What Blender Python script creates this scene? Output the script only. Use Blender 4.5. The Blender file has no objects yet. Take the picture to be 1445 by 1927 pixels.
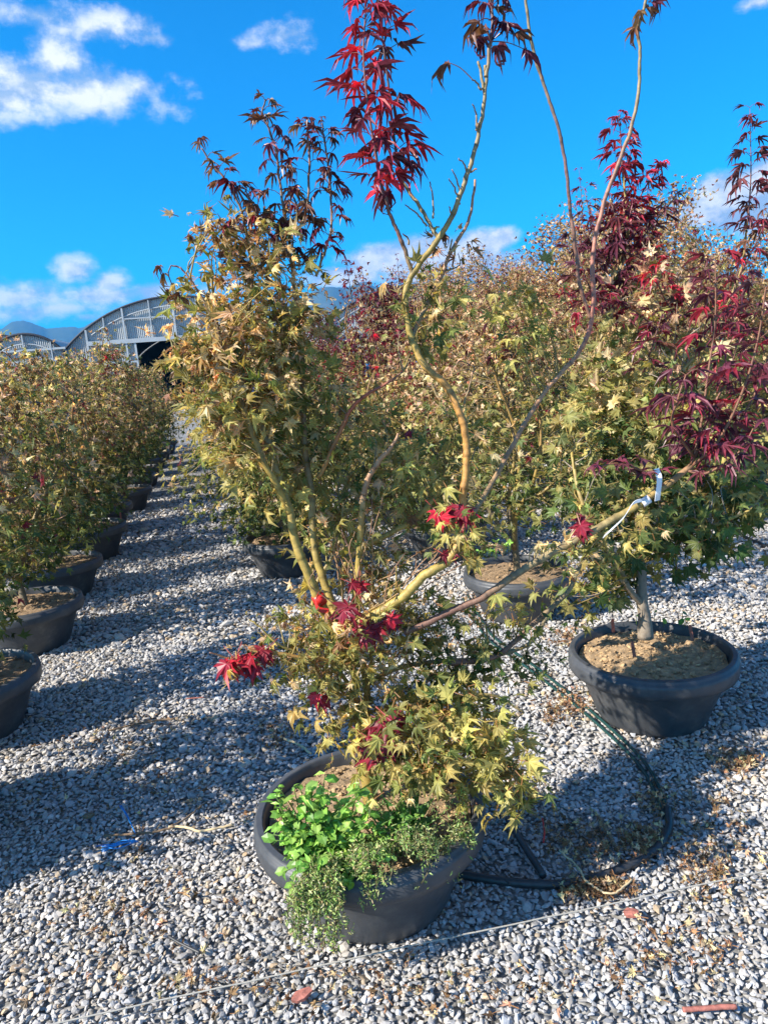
import bpy, math, random
import numpy as np

# ------------------------------------------------------------------ camera, sky, sun, exposure
SC = bpy.context.scene
COL = SC.collection
R = math.radians
PITCH, ROLL, EYE, FPX, PW, PH = R(11.5), R(4.5), 1.55, 1392.0, 1445, 1927
_f = np.array([0, math.cos(PITCH), -math.sin(PITCH)]); _r = np.array([1.0, 0, 0]); _u = np.cross(_r, _f)
CX = math.cos(ROLL)*_r - math.sin(ROLL)*_u
CY = math.sin(ROLL)*_r + math.cos(ROLL)*_u
EYEP = np.array([0, 0, EYE])
cam = bpy.data.cameras.new('camera'); camo = bpy.data.objects.new('camera', cam); COL.objects.link(camo)
cam.sensor_fit = 'VERTICAL'; cam.sensor_height = 36; cam.lens = 36*FPX/PH
cam.clip_start = 0.05; cam.clip_end = 20000
from mathutils import Matrix, Vector
M = Matrix.Identity(4)
for i in range(3):
    M[i][0] = CX[i]; M[i][1] = CY[i]; M[i][2] = -_f[i]; M[i][3] = EYEP[i]
camo.matrix_world = M
SC.camera = camo
SC.view_settings.view_transform = 'Standard'; SC.view_settings.look = 'None'
SC.view_settings.exposure = 1.2; SC.view_settings.gamma = 1
SC.cycles.volume_bounces = 0
SC.cycles.max_bounces = 8; SC.cycles.transparent_max_bounces = 4

def ray(px, py): return _f + CX*(px-PW/2)/FPX - CY*(py-PH/2)/FPX
def at(px, py, Y):
    d = ray(px, py); return EYEP + d*(Y/d[1])
def gnd(px, py, z=0.0):
    d = ray(px, py); return EYEP + d*((z-EYE)/d[2])
def azel(px, py):
    d = ray(px, py); d = d/np.linalg.norm(d)
    return math.degrees(math.atan2(d[0], d[1])), math.degrees(math.asin(d[2]))

SUN_EL, SUN_AZ = 35.0, -116.0          # azimuth clockwise from +Y, towards the sun
sv = Vector((math.sin(R(SUN_AZ))*math.cos(R(SUN_EL)), math.cos(R(SUN_AZ))*math.cos(R(SUN_EL)), math.sin(R(SUN_EL))))
sun = bpy.data.lights.new('sun', 'SUN'); suno = bpy.data.objects.new('sun', sun); COL.objects.link(suno)
sun.energy = 5.0; sun.angle = R(0.5); sun.color = (1.0, 0.93, 0.82)
suno.rotation_euler = sv.to_track_quat('Z', 'Y').to_euler(); suno.location = (-20, -12, 18)

world = bpy.data.worlds.new('World'); SC.world = world; world.use_nodes = True
def build_world():
    nt = world.node_tree; N = nt.nodes; L = nt.links; N.clear()
    def mth(op, a, b=None, c=None):
        n = N.new('ShaderNodeMath'); n.operation = op
        for i, v in enumerate((a, b, c)):
            if v is None: continue
            if isinstance(v, (int, float)): n.inputs[i].default_value = v
            else: L.new(v, n.inputs[i])
        return n.outputs[0]
    out = N.new('ShaderNodeOutputWorld'); bg = N.new('ShaderNodeBackground'); L.new(bg.outputs[0], out.inputs[0])
    bg.inputs[1].default_value = 0.085
    sky = N.new('ShaderNodeTexSky'); sky.sky_type = 'NISHITA'; sky.sun_disc = False
    sky.sun_elevation = R(SUN_EL); sky.sun_rotation = R(SUN_AZ % 360); sky.air_density = 1.0; sky.dust_density = 0.2; sky.ozone_density = 3.0
    tint = N.new('ShaderNodeMix'); tint.data_type = 'RGBA'; tint.blend_type = 'MULTIPLY'; tint.inputs[0].default_value = 1
    L.new(sky.outputs[0], tint.inputs[6]); tint.inputs[7].default_value = (0.035, 0.755, 1.25, 1)
    tc = N.new('ShaderNodeTexCoord'); sep = N.new('ShaderNodeSeparateXYZ'); L.new(tc.outputs['Generated'], sep.inputs[0])
    az = mth('MULTIPLY', mth('ARCTAN2', sep.outputs[0], sep.outputs[1]), 57.2958)
    el = mth('MULTIPLY', mth('ARCSINE', sep.outputs[2]), 57.2958)
    cmb = N.new('ShaderNodeCombineXYZ'); L.new(az, cmb.inputs[0]); L.new(el, cmb.inputs[1])
    def fbm(scale, off, detail=8, rough=.6):
        mp = N.new('ShaderNodeMapping'); mp.inputs['Location'].default_value = off; L.new(cmb.outputs[0], mp.inputs[0])
        mp.inputs['Scale'].default_value = (scale*0.75, scale, scale)
        n = N.new('ShaderNodeTexNoise'); n.inputs['Scale'].default_value = 1; n.inputs['Detail'].default_value = detail
        n.inputs['Roughness'].default_value = rough; L.new(mp.outputs[0], n.inputs['Vector']); return n.outputs[0]
    blobs = [(50,160,105,48,.95),(160,178,95,42,.95),(105,115,60,34,.85),(0,185,90,40,.95),(265,168,50,22,.55),(320,205,34,16,.3),
             (190,48,100,24,.75),(60,28,85,18,.5),(290,72,34,8,.45),(535,66,52,20,.6),(485,82,34,10,.45),
             (140,508,36,24,1.15),(35,560,90,34,1.05),(212,532,36,22,1.1),(190,556,95,20,1.1),(40,588,90,22,1.0),(290,550,45,18,1.1),(110,580,120,14,.8),(165,598,28,10,.8),
             (730,490,95,30,1.6),(650,520,85,20,1.6),(800,472,85,34,1.6),(900,462,62,28,1.7),(945,446,34,20,1.7),(860,505,170,34,1.6),
             (1405,375,110,50,2.0),(1340,395,70,30,1.8),(1440,340,60,34,1.8),(1430,4,34,8,.6),(410,540,70,16,.6)]
    # (azimuth, elevation, radii in degrees, weight): unseen clouds added to lift the shadows with neutral light
    fill_clouds = [(-115, 22, 26, 9, 1.1), (-160, 35, 22, 12, 1.1), (120, 25, 30, 10, 1.1), (165, 48, 26, 14, 1.1), (75, 55, 22, 12, 1.1), (-75, 58, 20, 10, .9)]
    d = None
    for (a, e, ra, re, w) in [(*azel(b[0], b[1]), b[2]/FPX*57.3, b[3]/FPX*57.3, b[4]) for b in blobs]+fill_clouds:
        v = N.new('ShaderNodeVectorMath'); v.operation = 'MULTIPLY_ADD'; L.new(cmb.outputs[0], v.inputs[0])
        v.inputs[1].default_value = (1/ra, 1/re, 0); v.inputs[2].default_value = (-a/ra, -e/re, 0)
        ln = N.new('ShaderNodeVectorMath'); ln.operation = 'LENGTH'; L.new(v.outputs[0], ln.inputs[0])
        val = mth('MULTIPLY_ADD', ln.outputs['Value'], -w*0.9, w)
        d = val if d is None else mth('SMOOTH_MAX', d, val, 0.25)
    n1 = fbm(0.42, (3.1, 7.7, 0), 9, .62); n2 = fbm(0.42, (3.1+0.22, 7.7-0.5, 0), 5, .55); n3 = fbm(1.3, (1, 2, 5), 4, .6)
    dens = mth('ADD', d, mth('MULTIPLY', mth('SUBTRACT', n1, .5), 2.0))
    mr = N.new('ShaderNodeMapRange'); mr.interpolation_type = 'SMOOTHSTEP'; L.new(dens, mr.inputs[0])
    mr.inputs[1].default_value = -0.12; mr.inputs[2].default_value = 0.85; mr.inputs[3].default_value = 0; mr.inputs[4].default_value = .95
    # thicker parts turn greyer, edges towards the sun stay white
    lit = mth('SUBTRACT', n2, n1)
    sh = N.new('ShaderNodeMapRange'); L.new(mth('ADD', mth('MULTIPLY', lit, -4.0), mth('MULTIPLY', n3, .35)), sh.inputs[0])
    sh.inputs[1].default_value = -.25; sh.inputs[2].default_value = .55
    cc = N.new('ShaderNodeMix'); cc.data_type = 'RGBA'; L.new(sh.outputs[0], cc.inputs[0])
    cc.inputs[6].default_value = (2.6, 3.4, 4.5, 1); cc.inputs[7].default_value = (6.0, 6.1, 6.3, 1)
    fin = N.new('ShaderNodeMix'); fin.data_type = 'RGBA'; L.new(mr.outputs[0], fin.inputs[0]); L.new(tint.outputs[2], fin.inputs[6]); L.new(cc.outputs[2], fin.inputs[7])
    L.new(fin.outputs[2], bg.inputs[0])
build_world()

# ------------------------------------------------------------------ helpers
rng = np.random.default_rng(7)
def nrmz(v): return v/np.maximum(np.linalg.norm(v, axis=-1, keepdims=True), 1e-9)

def mk_mesh(name, V, F, Cc=None, smooth=False):
    V = np.ascontiguousarray(V, np.float32); F = np.ascontiguousarray(F, np.int32)
    me = bpy.data.meshes.new(name)
    me.vertices.add(len(V)); me.vertices.foreach_set('co', V.ravel())
    me.loops.add(len(F)*3); me.loops.foreach_set('vertex_index', F.ravel())
    me.polygons.add(len(F)); me.polygons.foreach_set('loop_start', np.arange(0, len(F)*3, 3, dtype=np.int32))
    me.polygons.foreach_set('use_smooth', np.full(len(F), smooth, bool))
    if Cc is not None:
        a = me.attributes.new('col', 'FLOAT_COLOR', 'POINT')
        c4 = np.ones((len(V), 4), np.float32); c4[:, :3] = Cc
        a.data.foreach_set('color', c4.ravel())
    me.update(calc_edges=True)
    return me

class MB:
    def __init__(s): s.V = []; s.F = []; s.C = []; s.n = 0
    def add(s, V, F, Cc=(1, 1, 1)):
        V = np.asarray(V, float); F = np.asarray(F, int)
        s.V.append(V); s.F.append(F+s.n); s.n += len(V)
        Cc = np.asarray(Cc, float); s.C.append(np.broadcast_to(Cc, (len(V), 3)) if Cc.ndim == 1 else Cc)
    def quads(s, V, Q, Cc=(1, 1, 1)):
        Q = np.asarray(Q); s.add(V, np.concatenate([Q[:, [0, 1, 2]], Q[:, [0, 2, 3]]]), Cc)
    def box(s, c, sx, sy, sz, Cc=(1, 1, 1), ax=None):
        k = np.array([[x, y, z] for x in (-.5, .5) for y in (-.5, .5) for z in (-.5, .5)])*[sx, sy, sz]
        if ax is not None: k = k[:, :1]*ax[0] + k[:, 1:2]*ax[1] + k[:, 2:]*ax[2]
        s.quads(k+np.asarray(c, float), [[0, 1, 3, 2], [4, 6, 7, 5], [0, 4, 5, 1], [2, 3, 7, 6], [0, 2, 6, 4], [1, 5, 7, 3]], Cc)
    def tube(s, P, rad, sides=6, Cc=(1, 1, 1), res=0, cap=True):
        P = np.asarray(P, float); n = len(P); rad = np.broadcast_to(np.asarray(rad, float), (n,))
        Cc = np.asarray(Cc, float); Cc = np.broadcast_to(Cc, (n, 3)) if Cc.ndim == 1 else Cc
        if res > 0 and n > 2: P, rad, Cc = smooth_line(P, rad, Cc, res)
        n = len(P); T = np.gradient(P, axis=0); T = nrmz(T)
        ref = np.array([0.31, 0.17, 0.93]); 
        if abs(T[0] @ ref) > .9: ref = np.array([1.0, 0, 0])
        A = np.zeros_like(T); a = ref
        for i in range(n):
            a = a - T[i]*(a @ T[i]); a = a/(np.linalg.norm(a)+1e-9); A[i] = a
        B = np.cross(T, A)
        th = np.linspace(0, 2*math.pi, sides, endpoint=False)
        V = P[:, None] + rad[:, None, None]*(np.cos(th)[None, :, None]*A[:, None] + np.sin(th)[None, :, None]*B[:, None])
        V = V.reshape(-1, 3); CV = np.repeat(Cc, sides, 0)
        i = np.arange(n-1)[:, None]*sides; j = np.arange(sides)[None]; j2 = (j+1) % sides
        Q = np.stack([i+j, i+j2, i+sides+j2, i+sides+j], -1).reshape(-1, 4)
        F = np.concatenate([Q[:, [0, 1, 2]], Q[:, [0, 2, 3]]])
        if cap:
            V = np.concatenate([V, P[:1], P[-1:]]); CV = np.concatenate([CV, Cc[:1], Cc[-1:]])
            k = np.arange(sides); k2 = (k+1) % sides; a0 = len(V)-2
            F = np.concatenate([F, np.stack([np.full(sides, a0), k2, k], -1), np.stack([np.full(sides, a0+1), (n-1)*sides+k, (n-1)*sides+k2], -1)])
        s.add(V, F, CV)
    def lathe(s, prof, seg=48, c=(0, 0, 0), Cc=(1, 1, 1)):
        prof = np.asarray(prof, float); th = np.linspace(0, 2*math.pi, seg, endpoint=False); n = len(prof)
        V = np.stack([prof[:, 0:1]*np.cos(th), prof[:, 0:1]*np.sin(th), np.repeat(prof[:, 1:2], seg, 1)], -1).reshape(-1, 3)+np.asarray(c, float)
        i = np.arange(n-1)[:, None]*seg; j = np.arange(seg)[None]; j2 = (j+1) % seg
        s.quads(V, np.stack([i+j, i+j2, i+seg+j2, i+seg+j], -1).reshape(-1, 4), Cc)
    def arr(s): return np.concatenate(s.V), np.concatenate(s.F), np.concatenate(s.C)
    def build(s, name, mat, parent=None, smooth=False, off=(0, 0, 0)):
        V, F, Cc = s.arr(); me = mk_mesh(name, V-np.asarray(off, float), F, Cc, smooth)
        return link(name, me, mat, parent)

def link(name, me, mat, parent=None):
    o = bpy.data.objects.new(name, me); COL.objects.link(o)
    if mat and not me.materials: me.materials.append(mat)
    if parent: o.parent = parent
    return o
def smooth_line(P, rad, Cc, res):
    Pe = np.concatenate([2*P[:1]-P[1:2], P, 2*P[-1:]-P[-2:-1]]); n = len(P); o = []; ro = []; co = []
    for i in range(n-1):
        p0, p1, p2, p3 = Pe[i:i+4]
        for t in np.linspace(0, 1, res, endpoint=False):
            o.append(.5*((2*p1)+(-p0+p2)*t+(2*p0-5*p1+4*p2-p3)*t*t+(-p0+3*p1-3*p2+p3)*t**3))
            ro.append(rad[i]*(1-t)+rad[i+1]*t); co.append(Cc[i]*(1-t)+Cc[i+1]*t)
    o.append(P[-1]); ro.append(rad[-1]); co.append(Cc[-1])
    return np.array(o), np.array(ro), np.array(co)
def tag(o, label, cat, group=None):
    o['label'] = label; o['category'] = cat
    if group: o['group'] = group
    return o
def thing(name, loc, label, cat, group=None):
    o = bpy.data.objects.new(name, None); o.empty_display_size = .1; COL.objects.link(o); o.location = loc
    return tag(o, label, cat, group)
def kids(o): return [c for c in bpy.data.objects if c.parent == o]
def copy_tree(o, parent=None):
    c = o.copy(); COL.objects.link(c); c.parent = parent
    for ch in kids(o): copy_tree(ch, c)
    return c

# ------------------------------------------------------------------ materials
def newmat(name):
    m = bpy.data.materials.new(name); m.use_nodes = True; nt = m.node_tree
    return m, nt, nt.nodes, nt.links, nt.nodes['Principled BSDF']
def noise(N, L, scale, detail=4, rough=.6, vec=None):
    n = N.new('ShaderNodeTexNoise'); n.inputs['Scale'].default_value = scale; n.inputs['Detail'].default_value = detail; n.inputs['Roughness'].default_value = rough
    if vec is None:
        tc = N.new('ShaderNodeTexCoord'); vec = tc.outputs['Object']
    L.new(vec, n.inputs['Vector']); return n.outputs[0]
def ramp(N, L, fac, stops):
    r = N.new('ShaderNodeValToRGB'); L.new(fac, r.inputs[0]); e = r.color_ramp.elements
    while len(e) > 1: e.remove(e[0])
    e[0].position = stops[0][0]; e[0].color = (*stops[0][1], 1)
    for p, c in stops[1:]:
        x = e.new(p); x.color = (*c, 1)
    return r.outputs[0]
def mul(N, L, a, b, t='MULTIPLY', fac=1.0):
    m = N.new('ShaderNodeMix'); m.data_type = 'RGBA'; m.blend_type = t; m.inputs[0].default_value = fac
    for v, i in ((a, 6), (b, 7)):
        if isinstance(v, tuple): m.inputs[i].default_value = (*v, 1)
        else: L.new(v, m.inputs[i])
    return m.outputs[2]
def bump(N, L, b, h, s=.3, d=.01):
    bp = N.new('ShaderNodeBump'); bp.inputs['Strength'].default_value = s; bp.inputs['Distance'].default_value = d
    L.new(h, bp.inputs['Height']); L.new(bp.outputs[0], b.inputs['Normal'])
def attr_col(N):
    a = N.new('ShaderNodeAttribute'); a.attribute_name = 'col'; return a.outputs['Color']

def leaf_mat(name, transl=.3, rough=.45):
    m, nt, N, L, b = newmat(name)
    c = attr_col(N); v = ramp(N, L, noise(N, L, 60, 3), [(.3, (.86, .86, .84)), (.7, (1.42, 1.4, 1.3))])
    c2 = mul(N, L, c, v); L.new(c2, b.inputs['Base Color']); b.inputs['Roughness'].default_value = rough
    b.inputs['Specular IOR Level'].default_value = .35
    t = N.new('ShaderNodeBsdfTranslucent'); L.new(mul(N, L, c2, (1.5, 1.35, .7)), t.inputs[0])
    mx = N.new('ShaderNodeMixShader'); mx.inputs[0].default_value = transl; L.new(b.outputs[0], mx.inputs[1]); L.new(t.outputs[0], mx.inputs[2])
    L.new(mx.outputs[0], N['Material Output'].inputs[0]); return m
M_LEAF = leaf_mat('maple_leaf', .38); M_RED = leaf_mat('red_maple_leaf', .22, .38); M_WEED = leaf_mat('weed_leaf', .3, .4)
M_DRY = leaf_mat('dry_leaf', .1, .8)

def bark_mat():
    m, nt, N, L, b = newmat('maple_bark'); c = attr_col(N)
    v = ramp(N, L, noise(N, L, 45, 5, .7), [(.25, (.55, .52, .5)), (.5, (.95, .95, .95)), (.75, (1.2, 1.15, 1.05))])
    L.new(mul(N, L, c, v), b.inputs['Base Color']); b.inputs['Roughness'].default_value = .55
    bump(N, L, b, noise(N, L, 160, 4), .35, .003); return m
M_BARK = bark_mat()
def pot_mat():
    m, nt, N, L, b = newmat('grey_pot_plastic')
    c = ramp(N, L, noise(N, L, 9, 6, .7), [(.3, (.040, .044, .050)), (.55, (.064, .068, .075)), (.66, (.095, .095, .094)), (.8, (.18, .17, .15))])
    L.new(c, b.inputs['Base Color']); b.inputs['Roughness'].default_value = .42
    r = ramp(N, L, noise(N, L, 30, 4), [(.3, (.36, .36, .36)), (.7, (.55, .55, .55))]); L.new(r, b.inputs['Roughness'])
    bump(N, L, b, noise(N, L, 120, 3), .12, .002); return m
M_POT = pot_mat()
def simple(name, col, rough=.5, nz=0.0, sc=20, metal=0, bmp=0):
    m, nt, N, L, b = newmat(name); b.inputs['Roughness'].default_value = rough; b.inputs['Metallic'].default_value = metal
    v = ramp(N, L, noise(N, L, sc, 5), [(.3, tuple(x*(1-nz) for x in col)), (.7, tuple(min(1, x*(1+nz)) for x in col))])
    L.new(v, b.inputs['Base Color'])
    if bmp: bump(N, L, b, noise(N, L, sc*4, 4), bmp, .003)
    return m
def soil_mat():
    m, nt, N, L, b = newmat('dry_soil'); b.inputs['Roughness'].default_value = .95
    c = mul(N, L, attr_col(N), ramp(N, L, noise(N, L, 35, 6, .7), [(.3, (.6, .58, .55)), (.7, (1.25, 1.2, 1.15))]))
    L.new(c, b.inputs['Base Color']); bump(N, L, b, noise(N, L, 150, 6, .75), .8, .01); return m
M_SOIL = soil_mat()
def stone_mat():
    m, nt, N, L, b = newmat('crushed_stone'); b.inputs['Roughness'].default_value = .9; b.inputs['Specular IOR Level'].default_value = .15
    c = mul(N, L, attr_col(N), ramp(N, L, noise(N, L, 90, 5, .7), [(.3, (.78, .78, .8)), (.7, (1.15, 1.14, 1.12))]))
    L.new(c, b.inputs['Base Color']); bump(N, L, b, noise(N, L, 300, 3), .25, .002); return m
M_STONE = stone_mat()
def ground_mat():
    m, nt, N, L, b = newmat('gravel_ground'); b.inputs['Roughness'].default_value = .9
    tc = N.new('ShaderNodeTexCoord')
    vo = N.new('ShaderNodeTexVoronoi'); vo.inputs['Scale'].default_value = 38; L.new(tc.outputs['Object'], vo.inputs['Vector'])
    bw = N.new('ShaderNodeSeparateColor'); L.new(vo.outputs['Color'], bw.inputs[0])
    cell = ramp(N, L, bw.outputs[0], [(0, (.27, .265, .255)), (.5, (.38, .375, .36)), (1, (.50, .49, .465))])
    gap = ramp(N, L, vo.outputs['Distance'], [(.25, (1, 1, 1)), (.62, (.45, .45, .45))])
    dirt = ramp(N, L, noise(N, L, 1.3, 6, .65, tc.outputs['Object']), [(.45, (1, 1, 1)), (.72, (.82, .70, .55))])
    L.new(mul(N, L, mul(N, L, cell, gap), dirt), b.inputs['Base Color'])
    inv = N.new('ShaderNodeMath'); inv.operation = 'SUBTRACT'; inv.inputs[0].default_value = 1; L.new(vo.outputs['Distance'], inv.inputs[1])
    bump(N, L, b, inv.outputs[0], 1.0, .02); return m
M_GROUND = ground_mat()
M_HOSE_G = simple('green_drip_hose', (.014, .050, .045), .35, .3, 40)
M_HOSE_K = simple('black_pipe', (.035, .036, .038), .45, .35, 40)
M_STRING = simple('white_string', (.36, .335, .29), .8, .2, 200, 0, .3)
M_TAGW = simple('white_label', (.78, .79, .82), .4, .05, 30)
M_REDP = simple('red_plastic', (.55, .02, .015), .4, .15, 30)
M_REDF = simple('faded_red_plastic', (.34, .12, .09), .75, .4, 60, 0, .4)
M_BLUE = simple('blue_twine', (.01, .22, .62), .5, .3, 80)
M_TWIG = simple('dry_twig', (.20, .13, .075), .85, .4, 30, 0, .4)
M_STRAW = simple('pale_twig', (.55, .42, .24), .8, .3, 30, 0, .3)
M_STEEL = simple('galvanised_frame', (.45, .47, .475), .5, .1, 3)
M_DARK = simple('dark_edge_shaded_roof', (.030, .034, .045), .7, .2, .5)  # shade of the far left roof put into its colour; also arch edges
def sheet_mat():
    m, nt, N, L, b = newmat('ribbed_plastic_sheet'); b.inputs['Roughness'].default_value = .45
    L.new(mul(N, L, attr_col(N), ramp(N, L, noise(N, L, .6, 4), [(.3, (.88, .9, .92)), (.7, (1.06, 1.06, 1.05))])), b.inputs['Base Color']); return m
M_SHEET = sheet_mat()
def hill_mat():
    m, nt, N, L, b = newmat('forested_hill'); b.inputs['Roughness'].default_value = 1
    tc = N.new('ShaderNodeTexCoord')
    L.new(ramp(N, L, noise(N, L, .008, 8, .7, tc.outputs['Object']), [(.3, (.022, .045, .03)), (.55, (.05, .075, .04)), (.75, (.11, .10, .06))]), b.inputs['Base Color']); return m
M_HILL = hill_mat()

# ------------------------------------------------------------------ ground, gravel, hills
g = MB(); S = 6000.0
g.quads([[-S, -S, 0], [S, -S, 0], [S, S, 0], [-S, S, 0]], [[0, 1, 2, 3]])
go = g.build('gravel_ground', M_GROUND); go['kind'] = 'structure'

def hills():
    pts = [(-500, 600), (-250, 590), (0, 612), (30, 603), (58, 600), (88, 613), (118, 606), (148, 611), (180, 599), (240, 600), (330, 585), (430, 590), (520, 570),
           (590, 548), (640, 532), (665, 528), (700, 533), (745, 525), (800, 528), (900, 530), (1000, 535), (1150, 520), (1300, 515), (1445, 520), (1900, 500)]
    azs = np.array([azel(*p)[0] for p in pts]); els = np.array([azel(*p)[1] for p in pts])
    A = np.linspace(azs[0], azs[-1], 420); E = np.interp(A, azs, els)
    rn = np.random.default_rng(3)
    E = E + .06*np.convolve(rn.normal(size=420+8), np.ones(9)/3, 'valid')
    T = np.linspace(0, 1, 26); V = []
    jit = rn.normal(size=(26, 420)); 
    for k in range(14): jit = (jit+np.roll(jit, 1, 1)+np.roll(jit, -1, 1)+np.roll(jit, 1, 0)*.6)/3.6*1.12
    jit = jit/jit.std()
    for i, t in enumerate(T):
        d = 1500+1300*t; hh = np.tan(np.radians(E))*2100+EYE
        sh = np.where(t < .46, (t/.46)**1.35, 1-(t-.46)/.54*.8)
        z = hh*sh*(1+.035*jit[i]*(1-abs(2*t-.92))) - 1.0*(t == 0)
        V.append(np.stack([d*np.sin(np.radians(A)), d*np.cos(np.radians(A)), z], -1))
    V = np.array(V).reshape(-1, 3); i = np.arange(25)[:, None]*420; j = np.arange(419)[None]
    m = MB(); m.quads(V, np.stack([i+j, i+j+1, i+421+j, i+420+j], -1).reshape(-1, 4))
    o = m.build('hills', M_HILL, smooth=True); o['kind'] = 'structure'
hills()

ICO_V = []; _p = (1+5**.5)/2
for a, b2 in ((-1, _p), (1, _p), (-1, -_p), (1, -_p)): ICO_V.append((a, b2, 0))
for a, b2 in ((-1, _p), (1, _p), (-1, -_p), (1, -_p)): ICO_V.append((0, a, b2))
for a, b2 in ((_p, -1), (_p, 1), (-_p, -1), (-_p, 1)): ICO_V.append((a, 0, b2))
ICO_V = nrmz(np.array(ICO_V, float))
ICO_F = np.array([[0,11,5],[0,5,1],[0,1,7],[0,7,10],[0,10,11],[1,5,9],[5,11,4],[11,10,2],[10,7,6],[7,1,8],[3,9,4],[3,4,2],[3,2,6],[3,6,8],[3,8,9],[4,9,5],[2,4,11],[6,2,10],[8,6,7],[9,8,1]])
def stones(P, size, cols, rn, flat=.65):
    n = len(P)
    V = ICO_V[None]*rn.uniform(.62, 1.12, (n, 12, 1))
    V = V*np.stack([rn.uniform(.75, 1.25, n), rn.uniform(.55, 1.0, n), rn.uniform(.27, .54, n)*flat/.65], -1)[:, None]
    # random rotation (yaw + tilt)
    q = nrmz(np.stack([rn.normal(size=n)*.24, rn.normal(size=n)*.24, np.sin(a := rn.uniform(0, math.pi, n)), np.cos(a)], -1))
    x, y, z, w = q.T
    Rm = np.stack([np.stack([1-2*(y*y+z*z), 2*(x*y-z*w), 2*(x*z+y*w)], -1), np.stack([2*(x*y+z*w), 1-2*(x*x+z*z), 2*(y*z-x*w)], -1), np.stack([2*(x*z-y*w), 2*(y*z+x*w), 1-2*(x*x+y*y)], -1)], 1)
    V = np.einsum('nij,nvj->nvi', Rm, V)*size[:, None, None]+P[:, None]
    F = ICO_F[None]+(np.arange(n)*12)[:, None, None]
    return V.reshape(-1, 3), F.reshape(-1, 3), np.repeat(cols, 12, 0)

POTS_KEEP = []
def gravel():
    rn = np.random.default_rng(11); P = []; Sz = []
    for (y0, y1, sp) in ((1.15, 2.6, .0148), (2.6, 4.2, .0195), (4.2, 6.5, .028), (6.5, 10, .042)):
        xs = np.arange(-.62*y1-.7, .62*y1+.7, sp); ys = np.arange(y0, y1, sp)
        X, Y = np.meshgrid(xs, ys); X = X.ravel()+rn.uniform(-.5, .5, X.size)*sp; Y = Y.ravel()+rn.uniform(-.5, .5, Y.size)*sp
        k = (np.abs(X) < .60*Y+.55); X = X[k]; Y = Y[k]
        P.append(np.stack([X, Y, np.zeros_like(X)], -1)); Sz.append(sp*rn.lognormal(-.44, .26, len(X)))
    P = np.concatenate(P); Sz = np.concatenate(Sz); n = len(P)
    P[:, 2] = Sz*.35+rn.uniform(0, .007, n)
    lowf = np.sin(P[:, 0]*2.1+1.3*np.sin(P[:, 1]*1.7))*np.sin(P[:, 1]*2.6+P[:, 0]*.9)+.5*np.sin(P[:, 0]*7+P[:, 1]*5)
    val = np.clip(rn.normal(.39, .055, n)+.02*lowf, .24, .60); hue = rn.normal(0, 1, n)+.7*lowf
    c = np.stack([val*(1.04+.03*hue), val, val*(.955-.04*hue)], -1)
    br = rn.random(n) < .05+.03*lowf; c[br] = c[br]*np.array([1.05, .85, .62])
    wh = rn.random(n) < .02; c[wh] = np.array([.62, .61, .59])
    V, F, Cc = stones(P, Sz, c, rn)
    me = mk_mesh('gravel', V, F, Cc); o = link('gravel', me, M_STONE); o['kind'] = 'stuff'
    o['label'] = 'loose pale grey crushed stone covering the ground'
gravel()

# ------------------------------------------------------------------ leaf geometry
def template(angles, lens, sinus, wid, hd=True):
    """polar outline of a palmate leaf: centre, and for each lobe valley, shoulders, midrib, tip"""
    n = len(angles); r = [0.0]; a = [0.0]; lob = [n//2]; side = [0.0]; tip = [0.0]; F = []
    def v(rr, aa, l, s, t): r.append(rr); a.append(aa); lob.append(l); side.append(s); tip.append(t); return len(r)-1
    val = []
    ext = [angles[0]-(angles[1]-angles[0])*.6]+[(angles[i]+angles[i+1])/2 for i in range(n-1)]+[angles[-1]+(angles[-1]-angles[-2])*.6]
    for i, e in enumerate(ext):
        rr = sinus*(lens[min(i, n-1)]+lens[max(i-1, 0)])/2 if 0 < i < n else .12
        val.append(v(rr, e, min(i, n-1), .7, .15))
    for i in range(n):
        A, Ln = angles[i], lens[i]
        if hd:
            rs = .60*Ln; sl = v(rs, A-wid/Ln**.5, i, 1, .45); sr = v(rs, A+wid/Ln**.5, i, 1, .45); m = v(rs, A, i, 0, .2); t = v(Ln, A, i, .2, 1)
            F += [[0, val[i], sl], [0, sl, m], [m, sl, t], [m, t, sr], [0, m, sr], [0, sr, val[i+1]]]
        else:
            t = v(Ln, A, i, 0, 1); F += [[0, val[i], t], [0, t, val[i+1]]]
    return dict(r=np.array(r), a=np.radians(a), lob=np.array(lob), side=np.array(side), tip=np.array(tip), F=np.array(F), n=n)
T_WIDE = template([-118, -78, -39, 0, 39, 78, 118], [.42, .74, .94, 1, .94, .74, .42], .50, 9)
T_WIDE5 = template([-84, -42, 0, 42, 84], [.58, .92, 1.06, .90, .62], .40, 7.6)
T_NARROW = template([-84, -56, -28, 0, 28, 56, 84], [.45, .78, .95, 1.05, .95, .78, .45], .26, 7.0)
T_LOW = template([-95, -46, 0, 46, 95], [.62, .92, 1, .92, .62], .46, 9, False)
T_LOWN = template([-80, -38, 0, 38, 80], [.7, .95, 1.05, .95, .7], .24, 9, False)
T_LANCE = dict(r=np.array([0, .45, 1, .45, .5]), a=np.radians([0, -22, 0, 22, 0]), lob=np.zeros(5, int), side=np.array([0, 1, .2, 1, 0]), tip=np.array([0, .3, 1, .3, .2]), F=np.array([[0, 1, 4], [4, 1, 2], [4, 2, 3], [0, 4, 3]]), n=1)
T_OVAL = dict(r=np.array([0, .35, .75, 1, .75, .35, .5]), a=np.radians([0, -48, -26, 0, 26, 48, 0]), lob=np.zeros(7, int), side=np.array([0, 1, 1, .2, 1, 1, 0]), tip=np.array([0, .2, .6, 1, .6, .2, .2]), F=np.array([[0, 1, 6], [6, 1, 2], [6, 2, 3], [6, 3, 4], [6, 4, 5], [0, 6, 5]]), n=1)

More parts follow.
